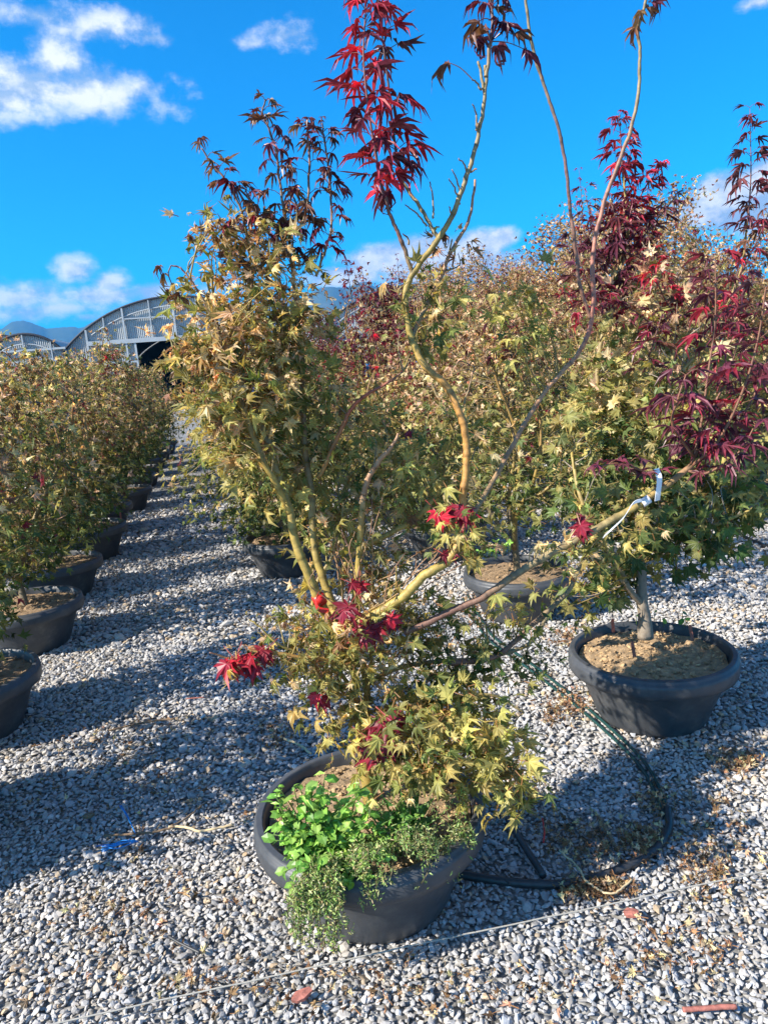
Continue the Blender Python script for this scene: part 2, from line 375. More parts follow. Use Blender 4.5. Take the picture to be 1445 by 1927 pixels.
def leaves(mb, T, P, D, Nn, size, k, ksd, fold, col, tipcol, rn, crumple=None, pet=0.0, petcol=(.25, .12, .05)):
    n = len(P)
    if n == 0: return
    D = nrmz(D); B = nrmz(np.cross(Nn, D)); Nn = np.cross(D, B)
    size = np.broadcast_to(np.asarray(size, float), (n,)); k = np.broadcast_to(np.asarray(k, float), (n,))
    kl = k[:, None]+rn.normal(size=(n, T['n']))*np.broadcast_to(np.asarray(ksd, float), (n,))[:, None]
    kl = np.where(np.abs(kl) < .05, .05, kl)[:, T['lob']]
    r = T['r'][None]*rn.uniform(.9, 1.1, (n, T['n']))[:, T['lob']]; a = T['a'][None]+rn.normal(size=(n, T['n']))[:, T['lob']]*.06
    rr = np.sin(kl*r)/kl; zz = -(1-np.cos(kl*r))/kl
    x = rr*np.cos(a); y = rr*np.sin(a)
    if crumple is not None: y = y*crumple[:, None]
    zz = zz+fold*T['side'][None]*rn.uniform(.6, 1.4, (n, 1))
    V = P[:, None]+size[:, None, None]*(x[..., None]*D[:, None]+y[..., None]*B[:, None]+zz[..., None]*Nn[:, None])
    nv = len(T['r']); F = T['F'][None]+(np.arange(n)*nv)[:, None, None]
    w = (T['tip'][None, :, None])**1.3
    Cc = col[:, None]*(1-w)+tipcol[:, None]*w
    Cc = Cc*(.88+.42*(1-T['side'])[None, :, None]*(T['tip'] < .5)[None, :, None])
    mb.add(V.reshape(-1, 3), F.reshape(-1, 3), Cc.reshape(-1, 3))
    if pet > 0:
        L = size*pet; E0 = P-D*L[:, None]+Nn*(-.25*L)[:, None]; hw = .0011
        Vp = np.stack([P+B*hw, P-B*hw, E0-B*hw, E0+B*hw], 1).reshape(-1, 3)
        Fp = (np.array([[0, 1, 2], [0, 2, 3]])[None]+(np.arange(n)*4)[:, None, None]).reshape(-1, 3)
        mb.add(Vp, Fp, np.asarray(petcol))

# leaf colours: real reflectances of fresh, turning and dried blades
DKG = np.array([.042, .075, .022]); GRN = np.array([.105, .135, .040]); OLV = np.array([.21, .195, .065]); YLW = np.array([.37, .305, .11])
TAN = np.array([.54, .42, .255]); PNK = np.array([.52, .33, .22]); BRN = np.array([.20, .115, .06]); RED = np.array([.36, .018, .035]); CRM = np.array([.19, .015, .03]); PUR = np.array([.075, .018, .032]); BRZ = np.array([.13, .06, .04])
def pick(rn, n, opts):
    w = np.array([o[1] for o in opts], float); i = rn.choice(len(opts), n, p=w/w.sum())
    c = np.array([o[0] for o in opts])[i]
    return c*rn.lognormal(0, .2, (n, 1))*(1+rn.normal(size=(n, 3))*.05)

def shoot(mbs, mbl, P, r0, pairs, size, cols, tips, rn, t0=.15, stemcol=(.12, .05, .045), T=None, droop=1.15, top=1.0, res=6):
    """upright shoot: stem plus opposite pairs of narrow drooping leaves"""
    P = np.asarray(P, float); n = len(P)
    mbs.tube(P, np.linspace(r0, r0*.35, n), 6, stemcol, res)
    Q, _, _ = smooth_line(P, np.ones(n), np.zeros((n, 3)), 8)
    ts = np.linspace(t0, 1, pairs); PP = []; DD = []; NN = []; SS = []; CC = []; TT = []
    for i, t in enumerate(ts):
        p = Q[min(int(t*(len(Q)-1)), len(Q)-1)]; az = (i % 2)*math.pi/2+rn.normal()*.55; p = p+rn.normal(size=3)*[0, 0, .006]
        for s in (0, 1):
            if rn.random() < .06: continue
            b = az+s*math.pi; out = np.array([math.cos(b), math.sin(b), 0]); s_ = size*(1-.45*t**3*top)*rn.uniform(.75, 1.2)
            pe = p+out*s_*.45+np.array([0, 0, s_*.22]); mbs.tube([p, (p+pe)/2+[0, 0, .004], pe], [.0013, .001, .0009], 3, stemcol, 0, False)
            PP.append(pe); DD.append(out+np.array([0, 0, -.15+rn.normal()*.28])); NN.append(np.array([0, 0, 1])+out*.2+rn.normal(size=3)*.28); SS.append(s_)
            c = cols(t); CC.append(c); TT.append(tips(t))
    leaves(mbl, T or T_NARROW, np.array(PP), np.array(DD), np.array(NN), np.array(SS), droop*rn.uniform(.6, 1.6, len(PP)), .5, .07, np.array(CC), np.array(TT), rn, rn.uniform(.6, 1.0, len(PP)))

# ------------------------------------------------------------------ pots
POT_R, POT_H = .335, .30
def pot_mesh(seg=56):
    m = MB(); m.lathe([(0, .002), (.19, .002), (.215, .012), (.225, .03), (.262, .13), (.29, .20), (.305, .232)], seg)
    return m
def rim_mesh(seg=56):
    m = MB(); m.lathe([(.296, .224), (.329, .224), (.329, .224), (.333, .226), (.3365, .245), (.3355, .268), (.333, .283), (.333, .283), (.330, .295), (.324, .300), (.324, .300), (.309, .301), (.309, .301), (.304, .296), (.301, .28), (.286, .22)], seg); return m
def soil_mesh(seed, clods=120, tone=(.36, .245, .14)):
    rn = np.random.default_rng(seed); m = MB(); nr, ns = 14, 40
    rr = np.linspace(.001, .292, nr); th = np.linspace(0, 2*math.pi, ns, endpoint=False)
    Z = .262+rn.normal(size=(nr, ns))*.004+.016*(1-(rr/.29)**2)[:, None]; Z[0] = Z[0].mean()
    V = np.stack([rr[:, None]*np.cos(th), rr[:, None]*np.sin(th), Z], -1).reshape(-1, 3)
    i = np.arange(nr-1)[:, None]*ns; j = np.arange(ns)[None]; j2 = (j+1) % ns
    cc = np.array(tone)*rn.uniform(.7, 1.2, (len(V), 1)); m.quads(V, np.stack([i+j, i+j2, i+ns+j2, i+ns+j], -1).reshape(-1, 4), cc)
    if clods:
        a = rn.uniform(0, 2*math.pi, clods); q = .285*np.sqrt(rn.random(clods)); z = .262+.016*(1-(q/.29)**2)
        sz = rn.lognormal(math.log(.0065), .45, clods); sz = np.minimum(sz, .016)
        P = np.stack([q*np.cos(a), q*np.sin(a), z+sz*.3], -1); c = np.array(tone)*rn.uniform(.75, 1.6, (clods, 1))*np.array([1, .98, .93])
        m.add(*stones(P, sz, c, rn, .8))
    return m
ME_POT = None
def add_pot(root, off=(0, 0, 0), soil=None):
    global ME_POT
    if ME_POT is None:
        ME_POT = (mk_mesh('pot', *pot_mesh().arr(), True), mk_mesh('rim', *rim_mesh().arr(), True))
    p = link('pot', ME_POT[0], M_POT, root); r = link('rim', ME_POT[1], M_POT, p)
    p.location = off
    s = link('soil', soil, M_SOIL, root); s.location = off
    return p

# ------------------------------------------------------------------ background maples (variants, later copied)
YB = np.array([.34, .24, .07]); OB = np.array([.30, .14, .06]); GB = np.array([.17, .13, .075])
def gen_bush(seed, H, Rd, ncl, lpc, size, pal, shoots=0, shoot_len=.5, shoot_cols=None, z0=.36, T=T_LOW, dry=.5, nst=6, stem_scale=1.0, hd=False):
    rn = np.random.default_rng(seed); st = MB(); lf = MB(); sh = MB(); shl = MB()
    tz = rn.uniform(.42, .5); lean = rn.normal(size=2)*.03
    top = np.array([lean[0], lean[1], tz])
    st.tube([[0, 0, .25], [lean[0]*.3, lean[1]*.3, .33], top], [.026, .021, .02], 8, GB, 5)
    samples = [np.array([top])]; ends = []
    for i in range(nst):
        a = 2*math.pi*i/nst+rn.normal()*.4; rt = Rd*rn.uniform(.35, .85); ht = tz+(H-tz)*rn.uniform(.55, 1.0)
        o = np.array([math.cos(a), math.sin(a), 0]); kink = rn.normal(size=(4, 3))*.05
        P = [top-[0, 0, .05], top+o*rt*.35+[0, 0, (ht-tz)*.22]+kink[0], top+o*rt*.75+[0, 0, (ht-tz)*.5]+kink[1], top+o*rt*1.0+[0, 0, (ht-tz)*.78]+kink[2], top+o*rt*.95+[0, 0, ht-tz]+kink[3]]
        c = np.array([GB, YB*.8, YB, (YB+OB)/2, OB*.8]) if rn.random() < .7 else np.array([GB, GB, YB*.7, GB, OB*.7])
        st.tube(P, np.array([.014, .011, .009, .006, .003])*stem_scale, 6, c, 5)
        Q, _, _ = smooth_line(np.array(P), np.ones(5), np.zeros((5, 3)), 8); samples.append(Q[6:]); ends.append(Q[-1])
    S_ = np.concatenate(samples)
    ph = rn.uniform(0, 6.28, 4); C_ = []
    while len(C_) < ncl:
        h = rn.random(); a = rn.uniform(0, 6.28)
        pr = np.interp(h, [0, .12, .35, .65, .85, 1], [.5, .85, 1, .9, .62, .22])*Rd*(1+.22*math.sin(3*a+ph[0]+4*h)+.15*math.sin(5*a+ph[1]-6*h)+.12*math.sin(9*h+ph[2]+2*a))
        rr = pr*math.sqrt(rn.uniform(.12, 1)); C_.append([rr*math.cos(a), rr*math.sin(a), z0+(H-z0)*h])
    C_ = np.array(C_)
    for _ in range(ncl//9):
        e = ends[rn.integers(len(ends))]; C_ = np.concatenate([C_, [e+rn.normal(size=3)*np.array([.07, .07, .06])+[0, 0, rn.uniform(0, .12)]]])
    ncl = len(C_)
    d = np.linalg.norm(C_[:, None]-S_[None]-np.array([0, 0, .12]), axis=2); near = S_[d.argmin(1)]
    for c, q in zip(C_, near):
        mid = (c+q)/2+rn.normal(size=3)*.03+[0, 0, .02]
        st.tube([q, mid, c], [.0036, .0026, .0014], 3, (GB if rn.random() < .5 else YB*.8), 0, False)
    n = ncl*lpc; ci = np.repeat(np.arange(ncl), lpc)
    P = C_[ci]+rn.normal(size=(n, 3))*np.array([.062, .062, .05])
    out = nrmz(np.concatenate([P[:, :2], np.zeros((n, 1))], 1)+1e-6)
    D = out*.7+rn.normal(size=(n, 3))*.55+[0, 0, -.25]; Nn = np.array([0, 0, .5])+out*.8+rn.normal(size=(n, 3))*.38
    hf = np.clip((P[:, 2]-z0)/(H-z0)+rn.normal(size=ncl)[ci]*.1, 0, 1); rf = np.clip(np.linalg.norm(P[:, :2], axis=1)/Rd, 0, 1)
    col, tipc, dryp = pal(hf, rf, rn, ci)
    sz = size*rn.uniform(.6, 1.25, n)*(1-.2*dryp)
    leaves(lf, T, P, D, Nn, sz, .5+dryp*rn.normal(size=n)*2.2, .3+dryp*1.0, .06, col, tipc, rn, 1-dryp*rn.uniform(.1, .6, n))
    for i in range(shoots):
        e = ends[rn.integers(len(ends))] if i >= len(ends) else ends[i]
        l = shoot_len*rn.uniform(.6, 1.2); dx = rn.normal(size=2)*.12*l+e[:2]*.12
        pp = [e-[0, 0, .1], e+[dx[0]*.4, dx[1]*.4, l*.45], e+[dx[0], dx[1], l]]
        f = shoot_cols[rn.integers(len(shoot_cols))]
        shoot(st, shl, pp, .004, max(5, int(l/.065)), size*1.75, lambda t: pick(rn, 1, f)[0]*(1+.5*t), lambda t: pick(rn, 1, f)[0], rn, .12, T=T_LOWN if not hd else T_NARROW, res=3)
    return st, lf, shl
def pal_left(hf, rf, rn, ci):
    n = len(hf); c = np.where((hf < .38)[:, None], pick(rn, n, [(DKG, 3), (GRN, 4), (OLV, 2)]), pick(rn, n, [(GRN, 1.8), (OLV, 4), (YLW, 1.5), (TAN, 2.0), (BRN, 2.0), (PNK, 1.3), (BRZ, 1.1), (CRM*.9, .25)]))
    cl = rn.random(ci.max()+1)[ci]; c = c*(.75+.5*cl)[:, None]
    dry = np.clip(hf*.5+rn.normal(size=n)*.25, 0, 1)
    return c, c*.8+np.array(TAN)*.22*(hf[:, None]), dry
def pal_mid(hf, rf, rn, ci):
    n = len(hf); u = hf+rn.normal(size=n)*.13
    c = np.where((u < .3)[:, None], pick(rn, n, [(DKG, 3), (GRN, 4), (OLV, 2)]), np.where((u < .6)[:, None], pick(rn, n, [(GRN, 2.2), (OLV, 4), (YLW, 1.6), (TAN, 1.4)]), pick(rn, n, [(OLV, 2), (TAN, 2.8), (YLW, .8), (BRN, 2.4), (PNK, 2.4), (BRZ, 1.4), (CRM*.8, .8)])))
    return c, c*.75+TAN*.25*np.clip(u, 0, 1)[:, None], np.clip(u*.8+rn.normal(size=n)*.25-.1, 0, 1)
def pal_tall(hf, rf, rn, ci):
    n = len(hf); u = hf+rn.normal(size=n)*.12
    c = np.where((u < .28)[:, None], pick(rn, n, [(DKG, 2), (GRN, 4), (OLV, 3)]), np.where((u < .5)[:, None], pick(rn, n, [(GRN, 1), (OLV, 4), (YLW, 1.5), (TAN, 2)]), pick(rn, n, [(TAN, 3.4), (PNK, 3.2), (BRN, 3.2), (OLV, 1.6), (BRZ, 2), (CRM*.8, 1)])))
    return c, c*.75+PNK*.25*np.clip(u, 0, 1)[:, None], np.clip(u*1.0+rn.normal(size=n)*.2, 0, 1)
def pal_purple(hf, rf, rn, ci):
    n = len(hf); u = hf+rn.normal(size=n)*.1
    c = np.where((u < .55)[:, None], pick(rn, n, [(GRN, 2), (OLV, 4), (TAN, 1.6), (YLW, 1)]), pick(rn, n, [(PUR*1.5, 3), (CRM, 2), (BRZ, 2), (TAN, 1), (BRN, 1)]))
    return c, c*.9, np.clip(u*.6+rn.normal(size=n)*.2, 0, 1)
SHRED = [[(RED, 1), (CRM, 3)], [(CRM, 3), (PUR, 2)], [(PUR, 3), (BRZ, 1)]]

SOILS = [mk_mesh('soil', *soil_mesh(s, 140, (.30, .21, .125)).arr(), False) for s in (1, 2)]
VAR = {}
def make_variant(key, label, **kw):
    st, lf, shl = gen_bush(**kw)
    root = thing('potted_maple', (0, 0, 0), label, 'potted tree')
    add_pot(root, (0, 0, 0), SOILS[kw['seed'] % 2])
    st.build('trunk', M_BARK, root, True); lf.build('crown', M_LEAF, root)
    if shl.n: shl.build('red_shoot_leaves', M_RED, root)
    VAR[key] = [root, 0]
for i, (h, r_, ncl, nsh) in enumerate([(1.62, .50, 225, 0), (1.90, .45, 225, 0), (1.46, .52, 215, 0), (1.74, .47, 210, 1)]):
    make_variant(('left', i), 'olive potted maple', seed=20+i, H=h, Rd=r_, ncl=ncl, lpc=10, size=.051, pal=pal_left, shoots=nsh, shoot_len=.10, shoot_cols=SHRED[:2], z0=.44, stem_scale=1.5)
for i, (h, r_, ncl, nsh) in enumerate([(1.80, .68, 370, 6), (1.96, .66, 380, 7), (1.70, .70, 360, 6)]):
    make_variant(('mid', i), 'olive and tan potted maple', seed=40+i, H=h, Rd=r_, ncl=ncl, lpc=10, size=.048, pal=pal_mid, shoots=nsh, shoot_len=.30, shoot_cols=SHRED, z0=.34)
for i, (h, r_, ncl, nsh) in enumerate([(2.70, .80, 560, 4), (2.88, .78, 600, 7), (2.50, .82, 540, 8)]):
    make_variant(('tall', i), 'tall tan potted maple', seed=60+i, H=h, Rd=r_, ncl=ncl, lpc=10, size=.048, pal=pal_tall, shoots=nsh, shoot_len=.42, shoot_cols=SHRED, z0=.45, nst=8)
make_variant(('purple', 0), 'purple potted maple', seed=71, H=2.3, Rd=.62, ncl=420, lpc=9, size=.052, pal=pal_purple, shoots=9, shoot_len=.38, shoot_cols=SHRED, z0=.45, T=T_LOW, nst=8)
make_variant(('open', 0), 'olive potted maple', seed=52, H=1.80, Rd=.66, ncl=270, lpc=9, size=.048, pal=pal_mid, shoots=3, shoot_len=.22, shoot_cols=SHRED, z0=.64, stem_scale=1.2)
_pr = random.Random(5)
def place(kind, idx, x, y, label, group, s=1.0, rz=None):
    v = VAR[(kind, idx)]
    o = v[0] if v[1] == 0 else copy_tree(v[0]); v[1] += 1
    o.location = (x, y, 0); o.rotation_euler = (0, 0, _pr.uniform(0, 6.28) if rz is None else rz); o.scale = (s, s, s)
    o['label'] = label; o['group'] = group; return o

ORD = ['nearest', 'second', 'third', 'fourth', 'fifth', 'sixth', 'seventh', 'eighth', 'ninth', 'tenth', 'eleventh', 'twelfth', 'thirteenth', 'fourteenth']
# front row left of the path
for k in range(13):
    y = 2.2+1.1*k; x = -1.80-.205*(y-2.2)
    if k == 0: lab = 'olive potted maple just outside the left edge, casting the wide shadow on the gravel'
    else: lab = f'olive potted maple bordering the left side of the path, {ORD[k-1]} from the camera'
    o = place('left', (k+2) % 4, x+_pr.uniform(-.05, .05), y+_pr.uniform(-.1, .1), lab, 'maples in the left block', _pr.uniform(.9, 1.07)); o.rotation_euler[0] = R(_pr.uniform(-1.5, 1.5))
for rr in range(1, 6):
    for k in range(0, 12):
        y = 3.0+1.15*k+rr*.35; x = -1.86-.205*(y-2.2)-1.3*rr+_pr.uniform(-.08, .08)
        if x < -.62*y-1.0: continue
        place('left', (k*3+rr) % 4, x, y, f'olive maple bush left of the gravel path, in the {ORD[rr]} row back from it', 'maples in the left block', _pr.uniform(.93, 1.14))
# second row, right of the path
for k in range(9):
    y = 5.56+1.35*k; x = -.77-.205*(y-5.56)
    lab = 'olive maple in a dark pot right behind the left stems of the foreground maple' if k == 0 else f'olive and tan maple bordering the right side of the path, {ORD[k]} from the camera'
    place('mid', [2, 0, 1][k % 3], x, y, lab, 'maples in the right block', _pr.uniform(.92, 1.02)*(1 if k < 2 else .9))
# third row
for k in range(9):
    y = 4.22+1.42*k; x = .76-.215*(y-4.22)
    lab = ['olive maple in a sunlit grey pot between the foreground maple and the right pot',
           'olive potted maple behind the one in the sunlit grey pot with sandy soil'][k] if k < 2 else f'olive and tan maple in the middle row of the right block, {ORD[k]} from the camera'
    if k in (2, 3, 5): lab = f'purple topped maple in the middle row of the right block, {ORD[k]} from the camera'
    kd = 'open' if k == 0 else 'purple' if k in (2, 3, 5) else 'mid'
    place(kd, 0 if kd != 'mid' else [0, 2, 1][k % 3], x, y, lab, 'maples in the right block', .70 if k == 3 else _pr.uniform(.95, 1.03))
# taller rows
for rr in range(5):
    for k in range(8):
        y = 5.9+1.45*k+rr*.5; x = 2.15+1.38*rr-.175*(y-5.7)
        if x > .62*y+.6: continue
        place('tall', (k+rr*2) % 3, x, y, f'tall tan maple at the back right, {ORD[rr]} tall row from the path, {ORD[k]} along it', 'tall maples at the back right', _pr.uniform(.92, 1.06)*(1 if rr < 2 else .88))
for k, v in VAR.items():
    if v[1] == 0: print('unused variant', k)

# ------------------------------------------------------------------ greenhouses
def greenhouse(p0, yaw, w, hs, hp, depth, opening, posts, rails, beam, label, ribs=.085, col=(.52, .535, .54), dark=False):
    root = thing('greenhouse', tuple(p0), label, 'greenhouse'); root.rotation_euler = (0, 0, yaw)
    def arch(u):
        q = (2*u/w-1); rad = ((w/2)**2+(hp-hs)**2)/(2*(hp-hs)); return hs+math.sqrt(max(rad**2-(q*w/2)**2, 0))-(rad-(hp-hs))
    n = int(w/ribs)*2; us = np.linspace(0, w, n+1)
    for name, v0 in (('gable_wall', 0.0), ('back_wall', depth)):
        m = MB(); V = []; Q = []; Cc = []
        for i in range(n):
            u0, u1 = us[i], us[i+1]; zb = opening[2] if (name == 'gable_wall' and opening and opening[0] < (u0+u1)/2 < opening[1]) else 0
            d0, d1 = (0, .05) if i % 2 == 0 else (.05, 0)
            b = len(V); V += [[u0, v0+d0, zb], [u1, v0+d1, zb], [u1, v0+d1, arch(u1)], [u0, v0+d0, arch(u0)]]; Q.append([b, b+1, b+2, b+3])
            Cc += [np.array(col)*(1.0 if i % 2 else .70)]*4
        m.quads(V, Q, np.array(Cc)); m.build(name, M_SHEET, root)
    m = MB(); prof = [(0, 0)]+[(u, arch(u)) for u in np.linspace(0, w, 40)]+[(w, 0)]; V = []; Q = []
    ns = 24
    for j in range(ns+1):
        for (u, z) in prof: V.append([u, depth*j/ns, z+(.0 if j else .0)])
    k = len(prof)
    for j in range(ns):
        for i in range(k-1): Q.append([j*k+i, j*k+i+1, (j+1)*k+i+1, (j+1)*k+i])
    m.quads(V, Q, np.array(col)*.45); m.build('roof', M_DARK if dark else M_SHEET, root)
    m = MB(); P = [[u, -.05, arch(u)+.02] for u in np.linspace(0, w, 30)]; m.tube(P, .06, 6); m.build('arch_edge', M_DARK, root, True)
    m = MB(); P = [[u, -.06, arch(u)-.42] for u in np.linspace(.12*w, .88*w, 30)]; m.tube(P, .025, 6); m.build('arch_frame', M_STEEL, root, True)
    for (u, zt, wd) in posts:
        z1 = min(zt, arch(u)-.02) if zt else arch(u)-.02
        z0 = opening[2] if opening and opening[0]+.1 < u < opening[1]-.1 else 0
        m = MB(); m.box((u, -.075, (z0+z1)/2), wd*.7, .1, z1-z0); m.build('post', M_STEEL, root)
    for (ua, ub, z, t) in rails:
        m = MB(); m.box(((ua+ub)/2, -.08, z), ub-ua, .07, t); m.build('rail', M_STEEL, root)
    if beam:
        m = MB(); m.box(((beam[0]+beam[1])/2, -.085, beam[2]), beam[1]-beam[0], .14, .2); m.build('beam', M_STEEL, root)
    return root
yawg = R(11.5)
greenhouse(at(135, 720, 36)*[1, 1, 0], yawg, 10.2, 3.25, 5.35, 30, (3.15, 8.2, 3.32), [(1.0, None, .12), (1.85, None, .07), (2.75, None, .12), (3.15, 3.3, .13), (4.0, None, .07), (5.1, None, .12), (6.2, None, .07), (7.4, None, .12), (8.2, 3.3, .13), (9.2, None, .12)],
           [(1.0, 3.1, 2.45, .09), (2.8, 5.1, 4.45, .06), (5.1, 7.4, 4.45, .06), (0, 1.0, 2.4, .06)], (1.0, 9.3, 3.42), 'large arched greenhouse with ribbed wall and dark doorway beyond the left block')
greenhouse(at(-22, 720, 34)*[1, 1, 0], yawg, 3.5, 2.9, 3.95, 20, None, [(.5, None, .06), (1.75, None, .07), (2.9, None, .06)], [(0, 3.5, 2.75, .09), (0, 3.5, 3.25, .09)], None, 'small ribbed arched tunnel greenhouse at the left edge, under a shaded roof')
greenhouse(at(-330, 720, 48)*[1, 1, 0], yawg, 15.5, 2.9, 5.5, 25, None, [(4, None, .1), (8, None, .1)], [], None, 'greenhouse with shaded curved roof showing behind the small tunnel at left edge', dark=True)
greenhouse(at(596, 690, 41)*[1, 1, 0], yawg, 11.5, 3.1, 5.5, 30, None, [(2.6, None, .07), (6, None, .1)], [(0, 11, 3.2, .1)], None, 'arched greenhouse half hidden by red shoots in the centre, below the blue hill')

# ------------------------------------------------------------------ the foreground maple
MAIN = np.array([-.11, 1.94, 0.0])
SOIL_MAIN = mk_mesh('soil', *soil_mesh(9, 900, (.40, .285, .165)).arr(), False)
def main_tree():
    rn = np.random.default_rng(77)
    root = thing('potted_maple', tuple(MAIN), 'tall foreground maple with curled tan leaves, yellow stems and red shoots in a weedy pot', 'potted tree', 'potted maples at the front')
    add_pot(root, (0, 0, 0), SOIL_MAIN)
    YEL = np.array([.38, .27, .065]); ORG = np.array([.46, .23, .06]); GRB = np.array([.26, .20, .10]); BRP = np.array([.19, .095, .065]); PKB = np.array([.40, .22, .12]); GRY = np.array([.20, .17, .13]); PUB = np.array([.13, .075, .07])
    stems = {}
    def stem(key, pts, rad, cols, sides=9):
        P = np.array([at(*p) for p in pts]); n = len(P); rr = np.interp(np.linspace(0, 1, n), np.linspace(0, 1, len(rad)), rad)
        cc = np.array([np.interp(np.linspace(0, 1, n), np.linspace(0, 1, len(cols)), [c[k] for c in cols]) for k in range(3)]).T
        Q, rq, cq = smooth_line(P, rr, cc, 12)
        # growth nodes: little swellings along the stem
        s = np.concatenate([[0], np.cumsum(np.linalg.norm(np.diff(Q, axis=0), axis=1))]); rq = rq*(1+.16*np.maximum(0, np.cos(s/.085*2*math.pi))**14)
        cq = cq*(1-.5*np.maximum(0, np.cos(s/.085*2*math.pi+.35))**24)[:, None]*rn.lognormal(0, .10, (len(Q), 1)); wv = rn.normal(size=Q.shape); wv = (wv+np.roll(wv, 1, 0)+np.roll(wv, 2, 0)+np.roll(wv, 3, 0))/2; Q = Q+wv*.0009
        stems[key] = (Q, rq, cq, sides)
    b = (-.12, 2.02)
    base_px = None
    trunk_pts = [MAIN+[-.0, .04, .24], MAIN+[-.0, .05, .33], at(676, 1345, 2.02)]
    for kk in range(26):
        x0, y0, x1, y1 = rn.uniform(640, 720), rn.uniform(1150, 1230), rn.uniform(560, 910), rn.uniform(930, 1110); Ya, Yb = 1.98+rn.normal()*.03, 2.0+rn.normal()*.07
        stem('wisp%d' % kk, [(x0, y0, Ya), (x0*.6+x1*.4+rn.normal()*14, y0*.6+y1*.4+rn.normal()*12, Ya*.5+Yb*.5), (x0*.25+x1*.75+rn.normal()*14, y0*.25+y1*.75+rn.normal()*12, Yb), (x1, y1, Yb)], [.0022, .0016, .0009], [YEL, PKB, PKB*.8] if kk % 2 else [GRB, PKB, BRP], 4)
    tr = MB(); tr.tube(trunk_pts+[at(680, 1318, 2.02)], [.024, .020, .018, .017], 10, YEL*.8, 6)
    # two stems of the U above the trunk
    stem('u_left', [(676, 1345, 2.02), (666, 1308, 2.01), (668, 1275, 2.0), (655, 1240, 1.99), (632, 1195, 1.98)], [.013, .012, .012], [YEL, YEL])
    stem('u_right', [(680, 1340, 2.02), (691, 1310, 2.02), (687, 1270, 2.03), (676, 1230, 2.03), (668, 1195, 2.02)], [.011, .010], [YEL, YEL])
    stem('left', [(655, 1240, 1.99), (625, 1180, 1.97), (605, 1140, 1.96), (578, 1075, 1.95), (556, 1020, 1.95), (545, 965, 1.95), (522, 890, 1.97), (500, 820, 1.98), (470, 740, 2.0), (455, 660, 2.0), (470, 580, 2.0), (478, 500, 2.0), (492, 420, 2.02)], [.015, .0135, .012, .010, .007, .005, .003], [YEL, YEL, YEL*.9, GRB, GRB, BRP])
    stem('left_inner', [(640, 1190, 1.99), (622, 1130, 2.02), (600, 1065, 2.04), (590, 1010, 2.05), (586, 930, 2.06), (575, 850, 2.07), (571, 760, 2.06), (568, 680, 2.05), (560, 600, 2.05), (552, 520, 2.04)], [.013, .011, .009, .007, .004], [YEL, YEL*.9, GRB, PKB, GRB])
    stem('left_fork', [(545, 965, 1.95), (522, 915, 1.92), (498, 870, 1.9), (470, 800, 1.9), (440, 720, 1.9), (415, 640, 1.92), (400, 560, 1.94)], [.009, .008, .006, .004], [YEL, YEL*.8, GRB, BRP])
    stem('left_twig', [(500, 830, 1.98), (512, 780, 1.99), (524, 715, 2.0), (530, 640, 2.0), (535, 560, 2.0)], [.006, .005, .003], [YEL, YEL, GRB])
    stem('cut_center', [(668, 1195, 2.02), (670, 1110, 2.0), (677, 1030, 1.99), (682, 955, 1.98), (684, 930, 1.98), (697, 893, 1.97), (717, 862, 1.96), (738, 842, 1.95), (749, 815, 1.95)], [.010, .009, .008, .007, .003], [YEL, YEL, PKB*.9, PKB, PKB])
    stem('right_main', [(676, 1250, 2.0), (620, 1235, 1.97), (650, 1185, 1.95), (700, 1160, 1.93), (760, 1122, 1.91), (800, 1082, 1.9), (843, 1056, 1.9), (863, 1015, 1.91), (871, 940, 1.92), (877, 880, 1.92), (877, 830, 1.92), (864, 775, 1.92), (838, 725, 1.93), (800, 690, 1.93), (778, 645, 1.94), (765, 595, 1.94), (764, 550, 1.94), (778, 512, 1.94), (812, 466, 1.94), (846, 415, 1.94), (872, 350, 1.94), (893, 285, 1.95), (908, 215, 1.95), (915, 150, 1.95), (912, 125, 1.95)],
         [.012, .014, .013, .0115, .0100, .0095, .0090, .0085, .0078, .0072, .006, .0048, .0036], [YEL*.8, YEL, YEL, YEL*.95, ORG, ORG, ORG*.9, YEL, YEL*.8, YEL*.75, GRB, GRB, GRB])
    stem('middle_right', [(640, 1120, 2.05), (650, 1060, 2.08), (690, 1025, 2.1), (740, 1000, 2.11), (786, 972, 2.12), (820, 930, 2.14), (835, 880, 2.15)], [.009, .008, .008, .006], [YEL, YEL, YEL, YEL*.8])
    stem('red_bow', [(600, 900, 2.0), (645, 805, 2.0), (660, 770, 2.0), (690, 742, 2.0), (727, 722, 2.0), (758, 700, 2.0)], [.006, .0055, .005, .004, .002], [ORG*.8, np.array([.38, .10, .05]), np.array([.38, .10, .05]), BRP])
    stem('upper_left_fork', [(775, 518, 1.94), (764, 480, 1.93), (752, 445, 1.92), (734, 405, 1.91), (724, 370, 1.9)], [.0055, .005, .004], [GRB, BRP, PUB])
    stem('upper_mid_fork', [(825, 450, 1.94), (806, 418, 1.95), (786, 382, 1.96), (762, 350, 1.97), (752, 325, 1.97)], [.005, .0045, .004], [GRB, GRB, GRB])
    stem('top_right', [(914, 145, 1.95), (921, 90, 1.95), (926, 40, 1.95), (922, -25, 1.95)], [.005, .004, .003], [GRB, PUB, PUB])
    stem('top_left', [(912, 175, 1.95), (905, 140, 1.95), (900, 115, 1.95)], [.004, .003], [GRB, GRB])
    stem('side_dead', [(772, 640, 1.94), (800, 580, 1.98), (830, 520, 2.0), (850, 470, 2.0), (884, 410, 2.0), (893, 338, 2.0)], [.006, .005, .003], [GRB, PKB, PKB])
